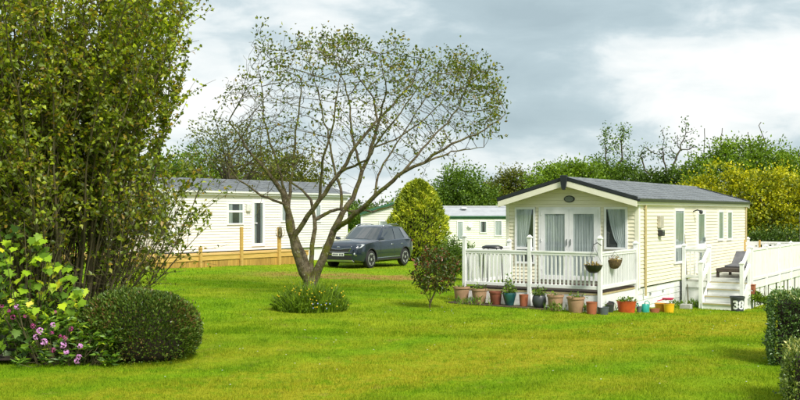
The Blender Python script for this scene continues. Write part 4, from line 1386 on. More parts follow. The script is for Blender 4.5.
def G(*st_): return [(p_, c_) for p_, c_ in st_]
M_BG1 = leafmat('dark_broadleaf', [(0, (.016, .035, .007)), (.5, (.036, .070, .010)), (1, (.075, .125, .016))], trans=.25)
M_BG2 = leafmat('mid_broadleaf', [(0, (.026, .055, .008)), (.5, (.060, .115, .012)), (1, (.12, .20, .018))], trans=.3)
M_BG3 = leafmat('fresh_broadleaf', [(0, (.030, .060, .006)), (.5, (.085, .150, .011)), (1, (.16, .25, .016))], trans=.3)
M_BG4 = leafmat('olive_brown_broadleaf', [(0, (.025, .035, .006)), (.5, (.075, .095, .012)), (1, (.15, .16, .02))], trans=.3)
M_YELT = leafmat('golden_leaf', gain=1.8, stops=[(0, (.035, .060, .004)), (.3, (.10, .130, .006)), (.6, (.25, .265, .007)), (1, (.46, .43, .010))], trans=.3)
M_CON = leafmat('golden_conifer', gain=2.9, stops=[(0, (.035, .055, .005)), (.45, (.085, .115, .009)), (.8, (.15, .18, .014)), (1, (.23, .235, .02))], trans=.2)
gb = 'trees behind the caravans'
bgtree('oak_tree', 'tall loose olive tree between the tall shrub and the lawn tree', 'tree', 47, [(238, 150, 32, 30), (212, 160, 30, 40), (262, 165, 22, 20)], 1700, .19, M_BG4, gb, .75, per=12)
bgtree('oak_tree', 'dark olive tree behind the ridge of the ivory caravan', 'tree', 54, [(285, 190, 42, 34), (250, 195, 40, 26), (312, 200, 28, 24)], 5200, .26, M_BG4, gb, .9)
bgtree('oak_tree', 'green tree at the left end of the ivory caravan roof', 'tree', 52, [(195, 190, 36, 36), (160, 195, 34, 40)], 4600, .26, M_BG2, gb, .9)
bgtree('oak_tree', 'fresh green bush tree peeping over the ivory caravan roof', 'tree', 50, [(222, 190, 22, 16), (246, 196, 20, 14)], 1800, .22, M_BG3, gb, .7)
bgtree('oak_tree', 'dark tree behind the tall shrub, left of the ivory caravan', 'tree', 56, [(95, 190, 45, 50), (40, 195, 45, 45), (-25, 195, 45, 50)], 5200, .28, M_BG1, gb, .9)
bgtree('oak_tree', 'round green tree behind the long cream caravan', 'tree', 64, [(460, 192, 27, 24), (446, 205, 20, 22), (480, 205, 20, 18)], 4600, .26, M_BG2, gb, .85)
bgtree('oak_tree', 'dark brownish tree behind the left eave of the cream caravan', 'tree', 67, [(513, 190, 25, 20), (498, 204, 24, 18), (535, 200, 22, 20)], 4200, .26, M_BG4, gb, .85)
bgtree('ash_tree', 'bright green tree above the ridge finial of the cream caravan', 'tree', 62, [(556, 184, 30, 19), (580, 178, 22, 16)], 3800, .26, M_BG3, gb, .85)
bgtree('ash_tree', 'thin tree with sparse upright sprays above the cream caravan roof', 'tree', 66, [(608, 184, 28, 22), (630, 186, 22, 18), (590, 190, 24, 20)], 4600, .27, M_BG2, gb, .85, lightk=26, bare=[(607, 145, 9, 22, 60), (622, 142, 10, 20, 46), (598, 168, 12, 14, 24), (632, 160, 8, 16, 20)])
bgtree('ash_tree', 'half dead tree with bare branches above the rear of the cream caravan', 'tree', 64, [(668, 188, 24, 18), (650, 190, 20, 16), (690, 186, 20, 18)], 3600, .27, M_BG1, gb, .8, lightk=7, bare=[(672, 148, 11, 26, 70), (692, 148, 9, 26, 50), (646, 158, 13, 14, 34), (663, 136, 6, 15, 24), (681, 132, 4, 14, 14)])
bgtree('ash_tree', 'spreading fresh green tree with dead top twigs behind the golden tree', 'tree', 58, [(738, 164, 36, 24), (712, 174, 26, 22), (770, 170, 30, 22), (795, 182, 24, 30)], 6200, .27, M_BG3, gb, .85, lightk=.6, bare=[(722, 138, 5, 16, 18), (752, 140, 10, 16, 26), (705, 138, 5, 20, 20), (766, 134, 4, 16, 14)])
bgtree('golden_tree', 'broad golden yellow tree behind the cream caravan and its deck', 'tree', 45, [(745, 203, 46, 36), (705, 200, 30, 24), (790, 210, 40, 40), (840, 210, 40, 44), (720, 225, 40, 26)], 15000, .20, M_YELT, gb, .62, per=30)
bgtree('dark_shrub', 'dark green shrubbery under the golden tree beyond the rear deck rail', 'shrub', 42.5, [(772, 245, 34, 17), (812, 245, 30, 18), (745, 250, 20, 14)], 4200, .15, M_BG1, None, .5, trunk=.06)
for k, (px_, D_, m_) in enumerate(((420, 74, M_BG2), (470, 76, M_BG1), (520, 75, M_BG2), (570, 77, M_BG1), (620, 74, M_BG1), (670, 76, M_BG2), (720, 75, M_BG1), (775, 74, M_BG2), (835, 76, M_BG1))):
    bgtree('hedgerow_tree', 'low tree of the dense hedgerow along the back of the park', 'tree', D_, [(px_, 212, 34, 24), (px_+18, 220, 26, 20)], 2000, .32, m_, 'hedgerow trees along the back', 1.0, trunk=.14)
for k, (px_, D_, m_) in enumerate(((330, 78, M_BG2), (370, 80, M_BG1), (250, 76, M_BG1), (190, 78, M_BG2), (120, 76, M_BG1), (60, 77, M_BG2), (0, 76, M_BG1), (-60, 76, M_BG2))):
    bgtree('hedgerow_tree', 'low tree of the dense hedgerow along the back of the park', 'tree', D_, [(px_, 216, 34, 14), (px_+18, 222, 26, 14)], 1500, .32, m_, 'hedgerow trees along the back', .9, trunk=.14)

# ---- golden conifer behind the car
cD = 45.5; cq = at(418, 0, cD); cz = gz(cq.x, cD)
con = empty('conifer', (cq.x, cD, cz))
tag(con, 'plump golden green conifer between the car and the veranda', 'tree')
n_ = 13000
hT = at(0, 182, cD).z - cz
t = rng.random(n_)**.8
prof = np.interp(t, [0, .12, .3, .5, .7, .85, .95, 1], [1.12, 1.28, 1.34, 1.25, 1.0, .70, .40, .06])
az = rng.uniform(0, 6.28, n_)
lump = 1+.07*np.sin(az*5+t*9)*np.sin(t*23+az*3)+.05*np.sin(az*11-t*31)
rr_ = prof*lump*(1-.30*rng.random(n_)**2)
P = np.stack([np.cos(az)*rr_, np.sin(az)*rr_*.95, t*hT+.05], 1)
ax_ = np.stack([np.cos(az)*.6, np.sin(az)*.6, .75+0*az], 1)+rng.normal(size=(n_, 3))*.45
lum = np.clip(.5+.35*np.sin(az*5+t*9)*np.sin(t*23+az*3)+rng.normal(size=n_)*.2, 0, 1)
leaves('foliage', P, ax_, .16, .065, M_CON, con, rnd=lum)
MB().lathe([(.12, -.1), (.95, .3), (1.02, 1.1), (.85, 2.2), (.5, 2.9), (.05, hT*.92)], 16).build('trunk', M_SOIL, con, smooth=True)  # dark filler core inside the sprays, far wider than any trunk
bgtree('leafy_shrub', 'loose green shrub between the conifer and the veranda', 'shrub', 33, [(452, 262, 14, 22), (466, 262, 10, 18), (441, 270, 12, 16)], 3200, .10, M_BG2, None, .28, trunk=.03)

# ------------------------------------------------------------------ the parked car
M_CAR = surf('blue_grey_paint', (.014, .024, .040), (.012, .020, .034), rough=.22, metal=.15, coat=1.0, scale=3)
M_CARGLASS, n, out = mat('car_glass')
p = n.new('ShaderNodeBsdfPrincipled'); p.inputs['Base Color'].default_value = (.02, .024, .026, 1); p.inputs['Roughness'].default_value = .03; p.inputs['IOR'].default_value = 1.75; p.inputs['Coat Weight'].default_value = 1
n.put(p.inputs['Base Color'], n.mix(n.noise(n.new('ShaderNodeTexCoord').outputs['Object'], 3), (.02, .024, .026), (.06, .066, .066)))
M_CARGLASS.node_tree.links.new(p.outputs[0], out.inputs[0])
M_CHROME = surf('chrome', (.62, .64, .66), (.5, .52, .54), rough=.15, metal=1)
M_ALLOY = surf('alloy', (.55, .56, .57), (.45, .46, .47), rough=.3, metal=.45)
M_TYRE = surf('tyre', (.016, .016, .017), (.024, .024, .024), rough=.85)
M_LAMP = surf('headlamp_glass', (.55, .58, .60), (.32, .35, .37), rough=.08, scale=14, coat=1)
M_RED = surf('tail_lamp', (.30, .012, .012), (.2, .008, .008), rough=.15, coat=1)
M_PLATE = surf('number_plate', (.72, .73, .72), (.66, .67, .66), rough=.35)

phi = math.asin((1.178+.12)/2.67)
fw = Vector((-.031*38.0, 38.0, 0)); hd = Vector((-math.sin(phi), -math.cos(phi), 0)); lf = Vector((-hd.y, hd.x, 0))
cc_ = fw - hd*1.32 - lf*.80
zc_ = (gz(fw.x, fw.y)+gz(fw.x-hd.x*2.67, fw.y-hd.y*2.67))/2
car = empty('parked_car', (cc_.x, cc_.y, zc_+.012), math.atan2(hd.y, hd.x))
tag(car, 'dark blue grey sport utility car parked on the grass beside the conifer', 'car')
I = np.interp
XS = [2.24, 2.22, 2.16, 2.05, 1.9, 1.7, 1.5, 1.25, 1.0, .7, .35, 0, -.4, -.8, -1.2, -1.5, -1.75, -1.95, -2.1, -2.19, -2.24]
def wv(x): return I(x, [-2.24, -2.19, -2.05, -1.8, -1.4, 0, 1.4, 1.75, 1.95, 2.1, 2.2, 2.24], [.70, .80, .875, .905, .925, .925, .925, .912, .88, .82, .72, .60])
def zbv(x): return I(x, [-2.24, -2.15, -1.9, -1.7, 1.7, 2.0, 2.16, 2.24], [.46, .34, .27, .22, .21, .24, .29, .40])
def zsv(x): return I(x, [-2.24, -2.1, -1.9, -1.4, 0, 1.0, 1.5, 1.9, 2.1, 2.2, 2.24], [.92, 1.04, 1.09, 1.10, 1.06, 1.04, 1.00, .94, .87, .80, .73])
def ztv(x): return I(x, [-2.24, -2.1, -1.9, -1.4, 0, 1.0, 1.5, 1.9, 2.1, 2.2, 2.24], [.94, 1.07, 1.11, 1.13, 1.10, 1.125, 1.095, 1.03, .95, .87, .78])
rings = []
for x in XS:
    w_, zb_, zs_, zt_ = wv(x), zbv(x), zsv(x), ztv(x)
    half = [(0, zb_), (.80*w_, zb_), (.95*w_, zb_+.06), (.985*w_, zb_+.18), (w_, .52), (.995*w_, .68), (.985*w_, zs_-.12), (.97*w_, zs_-.04), (.925*w_, zs_), (.80*w_, zs_+(zt_-zs_)*.45), (.5*w_, zs_+(zt_-zs_)*.85), (0, zt_)]
    half = [(a_, max(b_, zb_)) for a_, b_ in half]
    rings.append([(x, a_, b_) for a_, b_ in half] + [(x, -a_, b_) for a_, b_ in reversed(half[1:-1])])
mb = MB(); nr = len(rings[0])
for r_ in rings: mb.v += r_
for i in range(len(rings)-1):
    for j in range(nr): mb.f.append((i*nr+j, i*nr+(j+1) % nr, (i+1)*nr+(j+1) % nr, (i+1)*nr+j))
mb.f.append(tuple(range(nr))); e_ = (len(rings)-1)*nr; mb.f.append(tuple(range(e_, e_+nr))[::-1])
body = mb.build('body', M_CAR)
AX = (1.32, -1.35)
cut = MB()
for x in AX:
    for s_ in (1, -1): cut.lathe([(.395, .58*s_), (.395, 1.1*s_)], 36, (x, 0, .352), ax='y')
cuto = cut.build('cutter', M_TYRE)
md = body.modifiers.new('arch', 'BOOLEAN'); md.operation = 'DIFFERENCE'; md.object = cuto; md.solver = 'EXACT'
bpy.context.view_layer.update()
dg = bpy.context.evaluated_depsgraph_get()
bme = bpy.data.meshes.new_from_object(body.evaluated_get(dg))
bpy.data.objects.remove(body); bpy.data.objects.remove(cuto)
bme.polygons.foreach_set('use_smooth', [True]*len(bme.polygons)); bme.set_sharp_from_angle(angle=R(32))
bme.materials.clear(); bme.materials.append(M_CAR); bme.name = 'body'
body = link('body', bme, car)
# greenhouse as three rings
belt = [(1.06, 0, 1.10), (1.02, .45, 1.09), (.88, .72, 1.05), (.62, .855, 1.015), (-.55, .87, 1.03), (-1.45, .845, 1.07), (-1.95, .75, 1.11), (-2.08, .45, 1.13), (-2.11, 0, 1.13)]
edge_ = [(.26, 0, 1.565), (.24, .40, 1.56), (.14, .58, 1.54), (.0, .665, 1.525), (-.6, .69, 1.57), (-1.22, .665, 1.56), (-1.60, .60, 1.525), (-1.74, .38, 1.53), (-1.79, 0, 1.535)]
top_ = [(.0, 0, 1.625), (-.02, .34, 1.62), (-.08, .47, 1.61), (-.16, .545, 1.595), (-.6, .57, 1.63), (-1.15, .545, 1.615), (-1.48, .49, 1.58), (-1.62, .3, 1.58), (-1.67, 0, 1.585)]
def full(h): return [Vector(q) for q in h] + [Vector((q[0], -q[1], q[2])) for q in reversed(h[1:-1])]
fb, fe, ft = full(belt), full(edge_), full(top_)
nn_ = len(fb)
mb = MB()
for r_ in (fb, fe, ft): mb.v += [tuple(q) for q in r_]
for k in range(2):
    for j in range(nn_): mb.f.append((k*nn_+j, k*nn_+(j+1) % nn_, (k+1)*nn_+(j+1) % nn_, (k+1)*nn_+j))
for j in range(8):
    a_, b_ = 2*nn_+j, 2*nn_+j+1; c_, d_ = 2*nn_+(nn_-j-1) % nn_, 2*nn_+(nn_-j) % nn_
    mb.f.append((a_, b_, c_) if j == 0 else ((a_, b_, d_) if j == 7 else (a_, b_, c_, d_)))
mb.build('cabin', M_CAR, car, smooth=30)


def cab(u, t):
    """point on the cabin side between belt (t=0) and roof edge (t=1); u along the half ring, negative = other side"""
    s_ = 1 if u >= 0 else -1; u = abs(u)
    if u > 8: u = 16-u; s_ = -s_
    i = min(int(u), 7); f_ = u-i
    b_ = Vector(belt[i]).lerp(Vector(belt[i+1]), f_); e2 = Vector(edge_[i]).lerp(Vector(edge_[i+1]), f_)
    q = b_.lerp(e2, t); return Vector((q.x, q.y*s_, q.z))


def cabglass(name, u0, u1, t0, t1, m, off=.010, nu=10, skew=0):
    cen = Vector((-.5, 0, 1.2)); P = []
    for i in range(5):
        t = t0+(t1-t0)*i/4; row = []
        for j in range(nu+1):
            u = u0+(u1-u0)*j/nu + skew*(t-.5)
            q = cab(u, t); d_ = (q-cen); d_.z *= .6; row.append(q+d_.normalized()*off)
        P.append(row)
    return MB().grid(P).build(name, m, car, smooth=True)


ws = cabglass('windscreen', -2.45, 2.45, .06, .95, M_CARGLASS, nu=20)
cabglass('rear_window', 6.6, 9.4, .15, .92, M_CARGLASS)
for s_ in (1, -1):
    cabglass('window', s_*3.02, s_*3.98, .07, .90, M_CARGLASS)
    cabglass('window', s_*4.05, s_*4.86, .07, .90, M_CARGLASS)
    cabglass('window', s_*4.93, s_*5.45, .12, .86, M_CARGLASS)
    cabglass('window_trim', s_*2.95, s_*5.5, .0, .05, M_CHROME, .014)
    # roof rail
    MB().tube([(-.05, s_*.61, 1.58), (-.2, s_*.615, 1.63), (-.7, s_*.625, 1.66), (-1.15, s_*.61, 1.65), (-1.46, s_*.58, 1.595)], .018, 6).build('roof_rail', M_CHROME, car, smooth=True)
    # mirror
    mo = MB().quadbox([(.70, s_*.86, 1.04), (.80, s_*.90, 1.06), (.76, s_*1.10, 1.07), (.64, s_*1.10, 1.07), (.70, s_*.86, 1.17), (.77, s_*.91, 1.17), (.73, s_*1.08, 1.19), (.65, s_*1.08, 1.19)]).build('mirror', M_CAR, car, bevel=.02)
    # flank details
    def fl(x, z, o_=.006): return (x, s_*(I(z, [.4, .52, .68, .9, 1.0], [.985, 1, .995, .985, .965])*wv(x)+o_), z)
    for xa, xb, zt in ((.66, .60, .97), (-.42, -.46, .985), (-1.25, -1.02, 1.0)):
        mbk = MB()
        zz = [.36, .5, .65, .8, zt]
        for a_, b_ in zip(range(4), range(1, 5)):
            za, zb_ = zz[a_], zz[b_]; x_a = xb+(xa-xb)*a_/4; x_b = xb+(xa-xb)*b_/4
            mbk.poly([fl(x_a-.006, za, .003), fl(x_a+.006, za, .003), fl(x_b+.006, zb_, .003), fl(x_b-.006, zb_, .003)])
        mbk.build('door_seam', M_TYRE, car)
    for x in (-.28, -1.06):
        MB().tube([fl(x-.10, .885, .01), fl(x, .89, .035), fl(x+.10, .885, .01)], .014, 6).build('handle', M_CHROME, car, smooth=True)
    MB().quadbox([fl(-.92, .30, -.02), fl(.90, .30, -.02), fl(.90, .30, .02), fl(-.92, .30, .02), fl(-.92, .37, -.02), fl(.90, .37, -.02), fl(.90, .37, .012), fl(-.92, .37, .012)]).build('sill', M_TYRE, car)
    MB().quadbox([fl(-.90, .385, -.01), fl(.88, .375, -.01), fl(.88, .375, .016), fl(-.90, .385, .016), fl(-.90, .41, -.01), fl(.88, .40, -.01), fl(.88, .40, .014), fl(-.90, .41, .014)]).build('sill_trim', M_CHROME, car)
    # arches
    for x in AX:
        pts = [(x+.405*math.cos(a), .352+.405*math.sin(a)) for a in np.linspace(-.25, math.pi+.25, 22)]
        MB().tube([(px_, s_*(wv(px_)*(.992)+.0), pz_) for px_, pz_ in pts], .022, 6).build('arch_trim', M_TYRE, car, smooth=True)
    # headlamp, fog lamp, tail lamp
    hl = [(2.215, .50, .735), (2.12, .74, .765), (1.99, .86, .80), (1.80, .905, .90), (1.88, .85, .925), (2.02, .72, .90), (2.15, .52, .85)]
    hlo = MB().prism([(a_, s_*b_, c_) for a_, b_, c_ in hl], (.022, s_*.020, .012)).build('headlight', M_LAMP, car, smooth=30)
    MB().lathe([(.005, .0), (.055, .0), (.06, .03), (.03, .05)], 14, (2.165, s_*.66, .575), ax='x').build('fog_light', M_LAMP, car, smooth=40)
    MB().box(2.10, 2.185, s_*.66-.11, s_*.66+.11, .50, .545).build('lamp_bezel', M_CHROME, car)
    MB().prism([(-2.245, s_*.55, .93), (-2.21, s_*.80, .92), (-1.98, s_*.895, .96), (-1.96, s_*.87, 1.03), (-2.17, s_*.80, 1.02), (-2.2, s_*.55, 1.01)], (-.01, s_*.02, .0)).build('tail_light', M_RED, car)
# nose
gr = MB().prism([(2.232, -.56, .78), (2.238, -.46, .64), (2.242, -.10, .62), (2.242, .10, .62), (2.238, .46, .64), (2.232, .56, .78), (2.235, .30, .765), (2.24, .12, .735), (2.24, -.12, .735), (2.235, -.30, .765)], (.018, 0, 0)).build('grille', M_TYRE, car)
for ya, za, yb, zb_ in ((-.57, .79, -.47, .63), (-.47, .63, .47, .63), (.47, .63, .57, .79), (.57, .79, .30, .775), (.30, .775, .12, .745), (.12, .745, -.12, .745), (-.12, .745, -.30, .775), (-.30, .775, -.57, .79)):
    MB().tube([(2.252, ya, za), (2.252, yb, zb_)], .011, 6).build('trim', M_CHROME, gr)
MB().prism([(2.215, -.62, .36), (2.215, .62, .36), (2.225, .55, .52), (2.225, -.55, .52)], (.03, 0, 0)).build('lower_intake', M_TYRE, car)
MB().prism([(2.15, -.66, .275), (2.15, .66, .275), (2.21, .60, .345), (2.21, -.60, .345)], (.04, 0, 0)).build('skid_plate', M_ALLOY, car)
MB().prism([(2.20, -.64, .535), (2.20, .64, .535), (2.205, .60, .56), (2.205, -.60, .56)], (.05, 0, 0)).build('bumper_trim', M_CHROME, car)
pl = MB().box(2.246, 2.266, -.26, .26, .485, .60).build('number_plate', M_PLATE, car)
for yk in (-.21, -.145, -.08, -.015, .085, .15, .215): MB().box(2.2665, 2.269, yk-.02, yk+.02, .508, .577).build('character', M_TYRE, pl)
bdg = MB().lathe([(.005, 0), (.07, 0), (.07, .012), (.055, .014)], 20, (2.212, 0, .815), ax='x', sy=.55).build('emblem', M_CHROME, car, smooth=40)
MB().tube([(.98, -.55, 1.075), (.75, .1, 1.19)], .008, 4).build('wiper', M_TYRE, car)
MB().tube([(-1.55, 0, 1.57), (-1.68, 0, 1.66), (-1.74, 0, 1.66), (-1.72, 0, 1.58)], .02, 5).build('aerial', M_CAR, car)
# wheels
for x in AX:
    for s_ in (1, -1):
        tm2 = MB().lathe([(.225, -.11), (.30, -.115), (.338, -.09), (.346, -.04), (.346, .04), (.338, .09), (.30, .115), (.225, .11)], 36, ax='y').build('wheel', M_TYRE, car, smooth=40, loc=(x, s_*.80, .346))
        MB().lathe([(.235, -.06*s_), (.235, .100*s_), (.215, .108*s_), (.205, .06*s_), (.20, .02*s_), (.02, .0)], 36, ax='y').build('rim', M_TYRE, tm2, smooth=40)
        sp = MB()
        for k in range(5):
            for da in (-.16, .16):
                a_ = 2*math.pi*k/5+.3; a2 = a_+da
                sp.bar((.05*math.cos(a_), .085*s_, .05*math.sin(a_)), (.222*math.cos(a2), .100*s_, .222*math.sin(a2)), .034, .03, up=(0, 1, 0))
        sp.lathe([(.003, .112*s_), (.05, .110*s_), (.06, .07*s_)], 16, ax='y')
        sp.lathe([(.232, .088*s_), (.236, .112*s_), (.216, .114*s_), (.212, .09*s_)], 36, ax='y')
        sp.build('spokes', M_ALLOY, tm2, smooth=40)

# ------------------------------------------------------------------ pots and odds and ends round the veranda
M_TAN = surf('tan_clay', (.40, .25, .145), (.30, .185, .105), rough=.8, scale=5, bump=.2)
M_TERRA = surf('terracotta', (.36, .11, .045), (.28, .085, .035), rough=.8, scale=6, bump=.2)
M_TERRA_D = surf('dark_terracotta', (.22, .06, .03), (.16, .045, .025), rough=.7, scale=6)
M_TEAL = surf('teal_glaze', (.012, .085, .085), (.008, .05, .055), rough=.2, scale=4, coat=.8)
M_CHAR = surf('charcoal_glaze', (.035, .042, .045), (.05, .058, .06), rough=.45, scale=6)
M_GREYP = surf('grey_bucket', (.11, .13, .14), (.08, .095, .10), rough=.5)
M_ORANGE = surf('orange_plastic', (.55, .10, .02), (.42, .07, .015), rough=.45)
M_OCHRE = surf('ochre_plastic', (.60, .29, .03), (.5, .23, .02), rough=.45)
M_YELLOW = surf('yellow_plastic', (.75, .45, .015), (.68, .4, .01), rough=.4)
M_PINK = surf('pink_plastic', (.70, .05, .15), (.6, .04, .12), rough=.4)
M_AQUA = surf('aqua_plastic', (.03, .38, .30), (.025, .30, .24), rough=.35)
M_COIR = surf('coir', (.17, .115, .055), (.10, .065, .03), rough=1, scale=30, bump=.8)
M_LF_POT = leafmat('pot_plant_leaf', [(0, (.03, .06, .010)), (.5, (.06, .12, .013)), (1, (.13, .20, .02))], trans=.25)


def pot_at(name, label, px0, px1, ytop, ybot, D, m, shape='bell', plant=0, ph=.12, sy=1.0, rz=0, cat='flowerpot', tilt=0, rim=True, group='pots along the veranda'):
    """pot filling photo columns px0..px1, standing on the ground at distance D"""
    px_ = (px0+px1)/2; X = (px_-400)/F*D; r_ = (px1-px0)/2/F*D; z0 = gz(X, D)-.015; h_ = max(.08, (ybot-ytop)/F*D)
    root = empty(name, (X, D, z0), rz); tag(root, label, cat, group); root.rotation_euler.x = tilt
    sx_ = 1
    prof = {'bell': [(.02, 0), (.70*r_, 0), (.74*r_, .04*h_), (.90*r_, .80*h_), (.90*r_, .86*h_), (r_, .87*h_), (r_, h_), (.90*r_, h_), (.84*r_, .85*h_), (.02, .84*h_)],
            'ball': [(.02, 0), (.62*r_, 0), (.86*r_, .16*h_), (r_, .48*h_), (.93*r_, .80*h_), (.80*r_, .93*h_), (.86*r_, h_), (.76*r_, h_), (.72*r_, .90*h_), (.02, .88*h_)],
            'vase': [(.02, 0), (.58*r_, 0), (.62*r_, .06*h_), (.86*r_, .55*h_), (r_, .84*h_), (.93*r_, .95*h_), (.98*r_, h_), (.88*r_, h_), (.84*r_, .90*h_), (.02, .88*h_)],
            'tub': [(.02, 0), (.80*r_, 0), (.96*r_, .93*h_), (r_, .93*h_), (r_, h_), (.93*r_, h_), (.90*r_, .88*h_), (.02, .87*h_)]}[shape]
    MB().lathe(prof, 28, sy=sy).build('pot', m, root, smooth=35)
    MB().lathe([(.01, .87*h_), (.83*r_, .87*h_), (.5*r_, .91*h_), (.01, .92*h_)], 16, sy=sy).build('soil', M_SOIL, root, smooth=True)
    if plant:
        n_ = plant; u = rng.normal(size=(n_, 3)); P = np.stack([u[:, 0]*r_*.42, u[:, 1]*r_*.42*sy, h_*.9+np.abs(u[:, 2])*ph*.5], 1)
        tag(leaves('plant', P, unit(P-np.array((0, 0, h_*.7)))+rng.normal(size=(n_, 3))*.5, .07, .035, M_LF_POT, root), kind='stuff')
        tube_np([[(0, 0, h_*.85), tuple(P[k])] for k in range(min(14, n_))], [[.005, .003]]*min(14, n_), 4).build('stem', M_STEM, root)
    return root


def yfront(px_, off=.26): return A.world(A.front(px_, DF-off), DF-off).y
pot_at('flowerpot', 'large tan clay pot at the left end of the veranda front', 453, 470, 288.5, 304, yfront(462, .22), M_TAN, plant=26, ph=.06)
pot_at('flowerpot', 'tan clay pot with low green plant, second from the veranda corner', 471, 487.5, 291, 305.5, yfront(479, .24), M_TAN, plant=60, ph=.12)
pot_at('flowerpot', 'empty dark terracotta pot left of the teal glazed pot', 489, 502.5, 294.2, 307, yfront(496), M_TERRA_D)
pot_at('flowerpot', 'teal glazed pot with a leafy green plant', 502.5, 516.5, 294.5, 307.5, yfront(509.5), M_TEAL, 'vase', plant=170, ph=.30)
pot_at('flowerpot', 'small terracotta pot beside the middle veranda post', 519, 528.5, 297, 308.5, yfront(524, .22), M_TERRA, 'tub')
pot_at('flowerpot', 'round charcoal pot with trailing green plant', 532, 546.5, 296.5, 309.5, yfront(539), M_CHAR, 'ball', plant=150, ph=.16)
pot_at('flowerpot', 'big tan clay pot right of the round charcoal pot', 546.8, 564, 295.5, 312, yfront(555, .3), M_TAN, plant=14, ph=.08)
pot_at('flowerpot', 'big tan clay pot with a few green sprigs, left of a small terracotta pot', 566.5, 585, 296, 312.5, yfront(576, .3), M_TAN, plant=40, ph=.12)
pot_at('flowerpot', 'terracotta pot next to the veranda corner post', 586, 597.3, 300, 313, yfront(592, .3), M_TERRA, 'tub')
pot_at('flowerpot', 'small weathered grey pot in front of the dark bucket', 597.5, 609, 304, 312, 22.85, M_GREYP, 'tub')
pot_at('bucket', 'dark grey bucket leaning against the veranda base', 602.5, 614, 299, 309.5, 23.45, M_CHAR, 'tub', cat='bucket', tilt=.25)
pot_at('planter', 'orange oval planter with weeds below the veranda side rail', 616.5, 636.5, 299.3, 311, 23.5, M_ORANGE, 'tub', sy=.55, plant=90, ph=.10, rz=-.5, cat='planter')
pot_at('flowerpot', 'tiny grey pot beside the aqua watering can', 636.5, 641.5, 304.5, 311, 23.6, M_GREYP, 'tub')
pot_at('planter', 'shallow orange clay dish by the ochre tub', 649.5, 660, 306, 310.8, 23.75, M_TERRA, 'tub', sy=.6, cat='planter')
pot_at('tub', 'ochre plastic tub standing behind the bright yellow tub', 654.5, 668, 300.5, 309.5, 24.4, M_OCHRE, 'tub', cat='tub')
pot_at('tub', 'bright yellow plastic tub by the caravan skirting', 663.5, 674.5, 300, 309.8, 24.1, M_YELLOW, 'tub', cat='tub')

# pink scoop lying on the tubs
q = at(668, 299.3, 24.15)
tag(MB().lathe([(.01, -.02), (.11, -.015), (.15, .03), (.14, .035), (.10, .0), (.01, -.005)], 18, tuple(q), sy=.6).tube([q+Vector((-.1, 0, 0)), q+Vector((-.27, -.02, -.04))], [.02, .012], 6).build('scoop', M_PINK, smooth=40), 'bright pink plastic scoop lying across the yellow tub', 'scoop')

# watering can
D_ = 23.7; X = (644.5-400)/F*D_; can = empty('watering_can', (X, D_, gz(X, D_)-.01)); tag(can, 'aqua plastic watering can beside the orange planter', 'watering can')
MB().lathe([(.01, 0), (.085, 0), (.095, .02), (.085, .19), (.07, .21), (.05, .21), (.05, .19), (.01, .18)], 22, (.02, 0, 0), sy=.8).build('body', M_AQUA, can, smooth=40)
MB().tube([(-.05, 0, .05), (-.12, 0, .13), (-.16, 0, .20)], [.02, .015, .013], 8).lathe([(.012, 0), (.03, .025), (.005, .03)], 10, (-.165, 0, .205)).build('spout', M_AQUA, can, smooth=40)
MB().tube([(.0, 0, .20), (.02, 0, .27), (.07, 0, .285), (.115, 0, .24), (.11, 0, .13), (.09, 0, .07)], .011, 7).build('handle', M_AQUA, can, smooth=True)

# sleeper under the left pots
p0 = A.world(A.front(452, DF-.3), DF-.3); p1 = A.world(A.front(548, DF-.3), DF-.3)
slp = MB().bar((p0.x, p0.y, gz(p0.x, p0.y)+.0), (p1.x, p1.y, gz(p1.x, p1.y)+.0), .42, .07)
tag(slp.build('timber_sleeper', surf('old_timber', (.10, .065, .035), (.06, .045, .025), rough=.9, scale=8, bump=.5), bevel=.008), 'weathered timber board lying under the row of pots', 'board')
for o_ in list(COL.objects):
    if o_.get('group') == 'pots along the veranda' and o_.location.x < p1.x+.02 and o_.location.x > p0.x-.1: o_.location.z += .045

# hanging baskets on the corner post
def basket(name, label, px_, py_, D, m, wpx, hpx, hang, arm):
    c_ = at(px_, py_, D); r_ = wpx/2/F*D; h_ = hpx/F*D; root = empty(name, c_); tag(root, label, 'hanging basket', 'hanging baskets on the veranda')
    MB().lathe([(.02, -h_), (.45*r_, -.92*h_), (.80*r_, -.55*h_), (.97*r_, -.1*h_), (r_, 0), (.94*r_, 0), (.02, -.08*h_)], 22).build('bowl', m, root, smooth=50)
    n_ = 70; u = rng.normal(size=(n_, 3)); P = np.stack([u[:, 0]*r_*.4, u[:, 1]*r_*.4, np.abs(u[:, 2])*.03-.01], 1)
    tag(leaves('plant', P, u+np.array((0, 0, .4)), .055, .03, M_LF_DRY, root), kind='stuff')
    for a_ in (0, 2.1, 4.2): MB().tube([(r_*.95*math.cos(a_), r_*.95*math.sin(a_), 0), (0, 0, hang)], .004, 4).build('chain', M_BLACK, root)
    if arm: MB().tube([(0, 0, hang), (arm*.5, 0, hang+.05), (arm, 0, hang-.02)], .010, 6).build('bracket', M_BLACK, root, smooth=True)
    return root


M_LF_DRY = leafmat('dry_leaf', [(0, (.06, .05, .015)), (.6, (.16, .11, .025)), (1, (.25, .2, .04))], trans=.2)
pc = A.world(0, DF)
basket('hanging_basket', 'black bowl hanging basket with dried plants, left of the corner post', 593.5, 265, pc.y-.12, M_BLACK, 18.5, 8.3, .46, .18)
basket('hanging_basket', 'brown coir hanging basket hooked on the side rail by the corner post', 614.5, 260, A.world(.1, DF+.75).y-.05, M_COIR, 15.5, 9.0, .20, 0)

